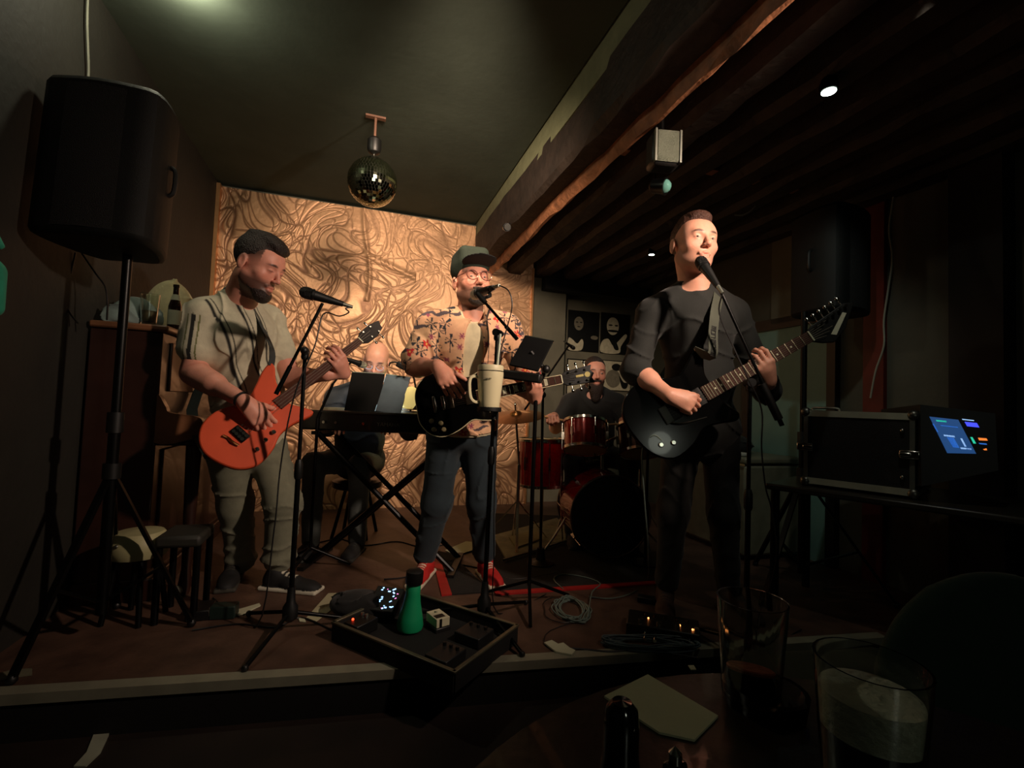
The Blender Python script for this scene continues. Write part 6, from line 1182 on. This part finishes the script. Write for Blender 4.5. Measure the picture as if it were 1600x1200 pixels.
# ------------------------------------------------------------------ on the floor
def pedal_tray():
    N_, Rt, L_ = atz(710, 1052, .215), atz(793, 975, .215), atz(521, 974, .215); R = frame(Vector((N_.x - L_.x, N_.y - L_.y, 0)), (0, 0, 1)); W = (N_ - L_).length; D = (Rt - N_).length
    b = Vector((L_.x, L_.y, STAGE + .002)); P_ = lambda x, y, z: b + R @ Vector((x, y, z)); t = thing('pedal_case', 'open black pedal case with metal rims lying at the stage edge', 'case', P_(W / 2, D / 2, 0)); H = .065
    K = mat('case_lining', (14, 14, 13), .85)
    m = MB(); m.box(P_(W / 2, D / 2, .008), (W, D, .016), R); m.build('floor_panel', K, t, smooth=False)
    for (x, y, sx, sy) in ((W / 2, 0, W, .012), (W / 2, D, W, .012), (0, D / 2, .012, D), (W, D / 2, .012, D)):
        m = MB(); m.box(P_(x, y, H / 2), (sx, sy, H), R); m.build('side_wall', K, t, smooth=False); m = MB(); m.box(P_(x, y, H + .003), (sx + (.012 if sx > sy else .004), sy + (.004 if sx > sy else .012), .008), R); m.build('metal_rim', mat('dull_rim', (120, 118, 98), .35, .7), t, bevel=.002)
    z = .018
    def pedal(x, y, sx, sy, h, label, mt, led=None, kn=3):
        p = thing('effects_pedal', label, 'pedal', P_(x, y, z)); m = MB(); m.box(P_(x, y, z + h / 2), (sx, sy, h), R); m.build('box', mt, p, bevel=.004)
        for k in range(kn): m = MB(); q = P_(x + sx * (-.3 + .3 * k), y + sy * .25, z + h); m.cyl(q, q + Vector((0, 0, .012)), .007); m.build('knob', M_BLACK if mt != M_BLACK else M_ALU, p)
        if led: m = MB(); m.sph(P_(x - sx * .3, y - sy * .2, z + h + .002), .005, 8); m.build('indicator', led, p)
        return p
    red = mat('red_led', (255, 60, 30), .3, noise=0, emit=6); blu = mat('blue_led', (70, 60, 255), .3, noise=0, emit=5); org = mat('orange_led', (255, 150, 80), .3, noise=0, emit=5)
    pedal(.07, .08, .08, .11, .05, 'black pedal with a glowing red light at the left end of the pedal case', M_BLACK, red, 2)
    pedal(W - .12, D * .25, .10, .12, .04, 'dark pedal in the near corner of the pedal case', mat('pedal_dark', (30, 30, 30), .4), None)
    pedal(W - .13, D * .72, .12, .11, .04, 'dark pedal by the right rim of the pedal case', mat('pedal_dark', (30, 30, 30), .4), None)
    # unit with the bluish display
    q = at(603, 938, 2.12); u = thing('lit_effects_unit', 'small unit with sparkling blue white display behind the green bottle', 'effects unit', Vector((q.x, q.y, STAGE + .02))); Rr = rotz(-12) @ Matrix.Rotation(math.radians(28), 3, 'X'); c = Vector((q.x, q.y, STAGE + .085))
    m = MB(); m.box(c, (.13, .13, .04), Rr); m.build('box', M_BLACK, u, bevel=.005)
    m = MB(); m.box(c + Vector((0, .03, -.05)), (.10, .05, .07), rotz(-12)); m.build('base', M_BLACK, u)
    r_ = random.Random(5); bm_ = mat('display_blue', (150, 200, 255), .3, noise=0, emit=3.0); pm = mat('display_pink', (235, 130, 200), .3, noise=0, emit=1.8)
    for k in range(22): m = MB(); w2 = r_.uniform(.004, .016); m.box(c + Rr @ Vector((r_.uniform(-.055, .055), r_.uniform(-.05, .055), .0208)), (w2, r_.uniform(.003, .006), .001), Rr @ rotz(r_.choice((0, 40, -35)))); m.build('display_light', pm if k % 5 == 4 else bm_, u, smooth=False)
    # green flared bottle
    g = P_(W * .52, D * .50, z) ; g = Vector((atz(640, 980, STAGE + .03).x, atz(640, 980, STAGE + .03).y, STAGE + .02)); t2 = thing('green_bottle', 'flared green plastic bottle with black cap standing in the pedal case', 'bottle', g)
    m = MB(); m.lathe(g, (.05, 0, 1), [(.0, 0), (.036, .0), (.052, .008), (.055, .022), (.048, .06), (.036, .11), (.030, .15), (.030, .185), (.024, .195)], 28); m.build('body', mat('green_plastic', (14, 150, 98), .5, noise=.03), t2)
    m = MB(); m.lathe(g + Vector((.0095, 0, .19)), (.05, 0, 1), [(.034, 0), (.036, .006), (.036, .05), (.026, .058), (.0, .06)], 20); m.build('cap', M_BLACK, t2)
    # cigarette packet
    q = atz(684, 968, STAGE + .05); t3 = thing('cigarette_packet', 'white cigarette packet with black marking beside the green bottle', 'packet', q); Rr = rotz(38); c = q + Vector((0, 0, .005))
    m = MB(); m.box(c, (.062, .092, .036), Rr); m.build('carton', mat('packet_white', (205, 200, 168), .6), t3, bevel=.002); m = MB(); m.box(c + Rr @ Vector((-.005, -.020, .0185)), (.042, .030, .0008), Rr); m.box(c + Rr @ Vector((-.012, -.0465, 0)), (.012, .0008, .034), Rr); m.build('black_panel', M_BLACK, t3, smooth=False)
    m = MB(); m.box(c + Rr @ Vector((.0315, -.01, -.004)), (.0008, .03, .022), Rr); m.build('green_panel', mat('packet_green', (20, 110, 74), .6), t3, smooth=False)
    m = MB(); m.prism([(-.008, -.004), (.008, -.004), (0, .010)], 0, .0008, Matrix.Translation(c + Rr @ Vector((0, .022, .0182))) @ Rr.to_4x4()); m.build('emblem', mat('packet_ink', (40, 60, 44), .6), t3, smooth=False)
    m = MB(); m.box(c - Vector((0, 0, .033)), (.07, .10, .028), Rr); t4 = m.build('effects_pedal', mat('pedal_dark', (30, 30, 30), .4), bevel=.004); tag(t4, 'dark pedal directly under the cigarette packet', 'pedal')
    # bundle of black cloth / cable and papers
    q = atz(560, 950, STAGE + .03); o = sculpt('cable_bag', [ell((q.x, q.y, STAGE + .05), (.13, .10, .055), None, .03), ell((q.x + .08, q.y - .04, STAGE + .06), (.08, .07, .05), None, .03)], .007, clothm('black_bag', (16, 16, 16)), disp=folds(.014, 25, 88)); tag(o, 'slumped black bag at the far left of the pedal case', 'bag')
    m = MB(); pts = [(478, 967), (513, 928), (578, 926), (588, 940), (530, 944), (493, 973)]; m.prism([tuple(gp(*p)[:2]) for p in pts], STAGE + .001, STAGE + .004); tag(m.build('paper_sheet', mat('cream_sheet', (176, 170, 136), .8, noise=.04), smooth=False), 'cream paper sheet on the floor left of the pedal case', 'paper')
    m = MB(); m.prism([tuple(gp(*p)[:2]) for p in [(466, 966), (476, 968), (478, 973), (468, 972)]], STAGE + .001, STAGE + .004); tag(m.build('paper_scrap', M_PAPER, smooth=False), 'tiny paper scrap just left of the cream sheet', 'paper')
pedal_tray()
def coil(name, label, c, rx, ry, n, m_, seed, r=.0032, hgt=.02, tail=()):
    rr = random.Random(seed); pts = []
    for i in range(n * 10):
        a = 2 * math.pi * i / 10; k = rr.uniform(.78, 1.1); pts.append(Vector((c[0] + rx * k * math.cos(a) + .02 * math.sin(a * .13), c[1] + ry * k * math.sin(a), STAGE + .005 + hgt * i / (n * 10) * rr.uniform(.6, 1))))
    m = MB(); m.tube(pts + [Vector(p) for p in tail], r, 6, 3); o = m.build(name, m_); tag(o, label, 'cable'); return o
q = gp(893, 955); coil('coiled_cable', 'tall loose coil of grey cable on the boards before the red tape', q, .070, .13, 9, M_GREYCABLE, 3, tail=[gp(925, 925, .01), gp(938, 912, .01), gp(915, 902, .01), gp(880, 897, .01), gp(865, 905, .01), gp(880, 920, .01)])
coil('coiled_cable', 'wide thin loop of cable around the tall grey coil', gp(880, 955), .12, .14, 1, mat('cable_rubber', (18, 18, 18), .5), 9, .0022, .004, tail=[gp(860, 985, .004), gp(850, 1005, .004), gp(862, 1012, .004)])
q = gp(1010, 1012); coil('coiled_cable', 'flat bundle of grey blue cable in front of the black multi effects board', q, .19, .050, 11, mat('bluegrey_cable', (70, 84, 88), .5), 4, .0034, .035)
wire('floor_cable', [gp(870, 1012, .006), gp(910, 1014, .006), gp(950, 1018, .006), gp(990, 1016, .006), gp(1040, 1020, .006), gp(1090, 1028, .006)], .004, M_CABLE, 'black cable running along the stage edge under the grey bundle')
jk = G_SUP[1] @ Vector((-.05, -.145, -.02))
wire('guitar_cable', [jk, at(1027, 682, 2.02), at(1015, 684, 2.03), at(1006, 694, 2.06), at(1003, 720, 2.08), at(1007, 780, 2.12), at(1012, 850, 2.2), gp(1012, 905, .006), gp(990, 925, .006), gp(955, 935, .006), gp(920, 932, .006)], .0032, M_GREYCABLE, 'thin grey cable dropping from the singer\'s guitar to the grey coil')
wire('floor_cable', [gp(300, 985, .004), gp(370, 975, .004), gp(430, 980, .004), gp(470, 965, .004), gp(520, 985, .004)], .004, M_CABLE, 'black cable curving across the floor below the white card')
wire('floor_cable', [gp(600, 905, .004), gp(640, 900, .004), gp(690, 880, .004), gp(760, 890, .004), gp(800, 905, .004), gp(870, 895, .004)], .004, M_CABLE, 'black cable trailing past the toes of the red shoes')
wire('floor_cable', [gp(488, 850, .004), gp(530, 842, .004), gp(570, 852, .004), gp(620, 846, .004), gp(660, 855, .004), gp(700, 850, .004)], .004, M_CABLE, 'black cable on the floor under the keyboard stand')
def board(c, R, label, cat='pedal'):
    t = thing('multi_effects_board', label, cat, c); m = MB(); m.box(c + Vector((0, 0, .028)), (.30, .155, .05), R); m.build('housing', mat('board_metal', (38, 36, 32), .4, .4), t, bevel=.006)
    for k in range(4): m = MB(); q = c + R @ Vector((-.09 + .075 * k, -.045, .053)); m.cyl(q, q + Vector((0, 0, .014)), .010); m.build('foot_switch', M_STEEL, t)
    for k in range(5): m = MB(); q = c + R @ Vector((-.08 + .045 * k, .03, .053)); m.cyl(q, q + Vector((0, 0, .012)), .008); m.build('knob', M_BLACK, t)
    for k, x in enumerate((-.06, .07, .12)): m = MB(); m.sph(c + R @ Vector((x, .0 - .02 * k, .056)), .004, 8); m.build('indicator', mat('orange_led', (255, 150, 80), .3, noise=0, emit=5), t)
    for x in (-.07, -.03): m = MB(); q = c + R @ Vector((x, -.078, .03)); m.cyl(q, q + R @ Vector((0, -.05, -.01)), .007); m.build('jack_plug', M_STEEL, t)
board(gp(1035, 990), rotz(-18), 'black multi effects board with orange lights in front of the singer')
t = thing('foot_pedal', 'flat black pedal between the red tape and the multi effects board', 'pedal', gp(1015, 942)); m = MB(); m.box(gp(1015, 942) + Vector((0, 0, .016)), (.12, .05, .028), rotz(-20)); m.build('housing', M_BLACK, t, bevel=.005)
m = MB(); m.prism([tuple(gp(*p)[:2]) for p in [(850, 1008), (862, 1004), (872, 1010), (880, 1008), (890, 1016), (899, 1020), (893, 1027), (868, 1022)]], STAGE + .005, STAGE + .011); tag(m.build('paper_scrap', M_PAPER, smooth=False), 'crumpled cream paper scrap on the metal stage edge', 'paper')
m = MB(); m.prism([tuple(gp(*p)[:2]) for p in [(1075, 1043), (1084, 1043), (1088, 1050), (1080, 1050)]], STAGE + .005, STAGE + .009); tag(m.build('paper_scrap', M_PAPER, smooth=False), 'tiny paper scrap near the table beside the flat cable bundle', 'paper')
# left side floor things
q = gp(318, 962); t = thing('effects_pedal', 'dark pedal with a blue light on the floor in front of the bass player', 'pedal', q); m = MB(); m.box(q + Vector((-.01, 0, .022)), (.09, .12, .042), rotz(20)); m.build('box', M_BLACK, t, bevel=.004); m = MB(); m.sph(at(312, 951, q.y - .02), .004, 8); m.build('indicator', mat('blue_led', (70, 60, 255), .3, noise=0, emit=5), t)
q = gp(350, 964); t = thing('tuner_box', 'small box with a pale card beside the blue lit pedal', 'box', q); m = MB(); m.box(q + Vector((0, 0, .028)), (.10, .06, .054), rotz(12)); m.build('box', mat('dark_green_plastic', (24, 40, 34), .5), t, bevel=.004); m = MB(); m.box(q + Vector((-.018, -.031, .036)), (.052, .003, .034), rotz(12)); m.build('card', mat('card_pale', (200, 180, 158), .7), t)
m = MB(); m.prism([tuple(gp(*p)[:2]) for p in [(358, 958), (378, 953), (405, 945), (407, 948), (380, 961), (362, 964)]], STAGE + .002, STAGE + .008); tag(m.build('paper_strip', M_PAPER, smooth=False), 'narrow pale paper strip right of the small carded box', 'paper')
q = gp(275, 932); m = MB(); m.sph(q + Vector((0, 0, .026)), .026, 18); tag(m.build('white_ball', mat('ball_white', (150, 148, 128), .5)), 'small white ball on the dark floor before the bass player', 'ball')
def round_stool():
    q = at(218, 850, 2.06); t = thing('cushioned_stool', 'low stool with a pale rounded cushion behind the left speaker stand', 'stool', Vector((q.x, q.y, STAGE)))
    top = at(218, 826, 2.06).z; m = MB(); m.lathe((q.x, q.y, top - .11), (0, 0, 1), [(0, 0), (.10, 0), (.112, .03), (.108, .07), (.085, .10), (.0, .112)], 30); m.build('cushion', mat('pale_vinyl', (170, 164, 122), .5, noise=.06), t)
    m = MB(); m.sph((q.x - .01, q.y - .108, top - .045), .008, 10); m.build('button', M_STEEL, t)
    for a in (45, 135, 225, 315): a = math.radians(a); m = MB(); m.cyl((q.x + .07 * math.cos(a), q.y + .07 * math.sin(a), top - .11), (q.x + .11 * math.cos(a), q.y + .11 * math.sin(a), STAGE), .011); m.build('leg', M_BLACKM, t)
    t = thing('piano_bench', 'small dull topped bench between the pale stool and the bass player', 'bench', Vector((at(292, 850, 2.12).x, 2.12, STAGE))); c = at(292, 826, 2.12); m = MB(); m.box((c.x, c.y, c.z - .03), (.17, .22, .05), ROOM); m.build('seat', mat('dull_vinyl', (40, 39, 33), .6), t, bevel=.015)
    for x in (-.07, .07):
        for y in (-.09, .09): m = MB(); p = Vector((c.x, c.y, 0)) + ROOM @ Vector((x, y, 0)); m.cyl((p.x, p.y, STAGE), (p.x, p.y, c.z - .05), .014); m.build('leg', M_BLACKM, t)
round_stool()
# low down, in front of the stage
Z0 = 0.0
pts = [(115, 1200), (135, 1178), (146, 1150), (148, 1124), (172, 1122), (170, 1150), (157, 1178), (134, 1200)]
m = MB(); m.prism([tuple(atz(*p, Z0)[:2]) for p in pts], .001, .006); tag(m.build('white_strap', mat('strap_white', (170, 172, 152), .8, noise=.1)), 'bent white strap lying on the floor below the stage', 'strap')
m = MB(); m.prism([tuple(gp(*p)[:2]) for p in [(0, 1054), (22, 1048), (50, 1047), (50, 1056), (20, 1060), (0, 1064)]], STAGE + .001, STAGE + .006); tag(m.build('paper_strip', mat('dull_paper', (110, 106, 84), .8)), 'dull paper strip at the far left end of the stage', 'paper')
# ------------------------------------------------------------------ table nearest the camera
ZT = .765
def pt(px, py): return atz(px, py, ZT)
tc = Vector((.33, .24, 0)); t = thing('round_table', 'dark round table nearest the camera with glasses on it', 'table', tc)
m = MB(); m.lathe((tc.x, tc.y, ZT - .03), (0, 0, 1), [(.0, 0), (.42, 0), (.43, .006), (.43, .024), (.424, .03), (0, .03)], 64); m.build('table_top', mat('table_varnish', (34, 28, 22), .32, noise=.3, nscale=10, bump=.15, bscale=40, coat=.2), t)
m = MB(); m.lathe((tc.x, tc.y, 0), (0, 0, 1), [(.22, 0), (.22, .02), (.04, .05), (.035, ZT - .04), (.1, ZT - .03)], 24); m.build('pedestal', M_BLACKM, t)
m = MB(); q = [pt(1012, 1057), pt(1122, 1122), pt(1085, 1160), pt(1030, 1148), pt(944, 1091)]; m.prism([(p.x, p.y) for p in q], ZT + .0005, ZT + .003); tag(m.build('paper_napkin', mat('napkin', (186, 186, 150), .85, noise=.05, bump=.3, bscale=30), smooth=False), 'unfolded pale paper napkin lying on the nearest table', 'napkin')
c = at(972, 1094, .46); c.z = ZT; t = thing('pepper_mill', 'black round topped pepper mill on the nearest table', 'pepper mill', c)
hgt = at(972, 1094, .46).z - ZT; m = MB(); m.lathe(c, (0, 0, 1), [(.0, 0), (.019, 0), (.019, .02), (.0165, .03), (.0165, hgt - .022), (.015, hgt - .008), (.009, hgt - .001), (0, hgt)], 28); m.build('body', mat('gloss_black', (10, 10, 10), .12, coat=.5, noise=0), t)
c = at(1056, 1140, .44); q = Vector((c.x, c.y, ZT)); t = thing('cigarette_lighter', 'small dark lighter standing beside the pepper mill', 'lighter', q); m = MB(); m.box(q + Vector((0, 0, .02)), (.022, .011, .04), rotz(20)); m.build('body', mat('gloss_black', (10, 10, 10), .12, coat=.5, noise=0), t, bevel=.003); m = MB(); m.lathe(q + Vector((0, 0, .04)), (0, 0, 1), [(.006, 0), (.006, .008), (.0, .014)], 12); m.build('cap', M_STEEL, t)
g1 = at(1174, 1000, .60); tumbler_glass(Vector((g1.x, g1.y, ZT)), .041, .125, 'drinking_glass', 'half empty drinking glass with a pink slice on the nearest table', .18, mat('dark_drink', (24, 12, 8), .1, coat=.4, noise=0), 'drink')
sl = Vector((g1.x, g1.y, ZT + .026)); t = thing('citrus_slice', 'pink citrus slice lying in the half empty glass', 'fruit slice', sl + Vector((0, 0, .012))); m = MB(); m.lathe(sl + Vector((0, 0, .012)), (.1, .25, 1), [(0, 0), (.027, 0), (.0275, .003), (.026, .0045), (0, .0045)], 24); m.build('flesh', mat('citrus_pink', (200, 110, 84), .5, noise=.3, nscale=120), t)
g2 = at(1360, 1034, .44); tumbler_glass(Vector((g2.x, g2.y, ZT)), .045, .135, 'beer_glass', 'pint glass of dark beer with thick pale foam on the nearest table', .50, mat('dark_beer', (18, 9, 5), .1, coat=.4, noise=0), 'beer', foam=.034)
c = at(1236, 998, .66); t = thing('glass_ashtray', 'low glass ashtray between the two glasses on the nearest table', 'ashtray', Vector((c.x, c.y, ZT))); c = Vector((at(1222, 1100, .56).x, .585, ZT)); m = MB(); m.lathe(c, (0, 0, 1), [(0, 0), (.038, 0), (.042, .026), (.036, .026), (.030, .006), (0, .005)], 20); m.build('bowl', M_GLASS, t)
t.location = c
for ch in t.children: ch.matrix_parent_inverse = Matrix.Translation(-c)
# dark green chair at the right
def green_chair():
    c = Vector((at(1490, 1000, .95).x, .95, 0)); t = thing('upholstered_chair', 'dark green upholstered chair with rounded back beside the nearest table', 'chair', c); G = clothm('green_velvet', (30, 52, 38)); R = rotz(8)
    z = at(1450, 897, .86).z; P_ = [ell(c + R @ Vector((0, -.06, z - .17)), (.225, .045, .17), np.array(R), .03), rbox(c + R @ Vector((0, -.06, z - .27)), (.22, .04, .12), np.array(R), .04, .03)]
    sculpt('backrest', P_, .007, G, t, disp=folds(.006, 9, 8)); sculpt('seat', [rbox(c + R @ Vector((0, .16, .44)), (.225, .23, .05), np.array(R), .04, .03)], .008, G, t)
    for x in (-.19, .19):
        for y in (-.03, .34): m = MB(); p = c + R @ Vector((x, y, .41)); m.cyl(p, c + R @ Vector((x * 1.1, y * 1.05, 0)), .018, .012); m.build('leg', mat('chair_wood', (40, 26, 18), .4), t)
green_chair()
# teal sleeve edge hanging at the far left
c = at(-6, 440, 1.38); t = thing('teal_scarf', 'teal cloth hanging on a hook at the far left edge', 'cloth', c)
sculpt('fabric', [cap(at(-18, 350, 1.38), at(2, 385, 1.38), .012, .010, .01), cap(at(-25, 425, 1.38), at(-14, 480, 1.38), .05, .03, .02)], .006, clothm('teal_cloth', (40, 150, 118)), t, disp=folds(.008, 22, 99))
m = MB(); m.cyl(at(-20, 352, 1.38), at(-60, 350, 1.42), .006); m.build('hook', M_STEEL, t)
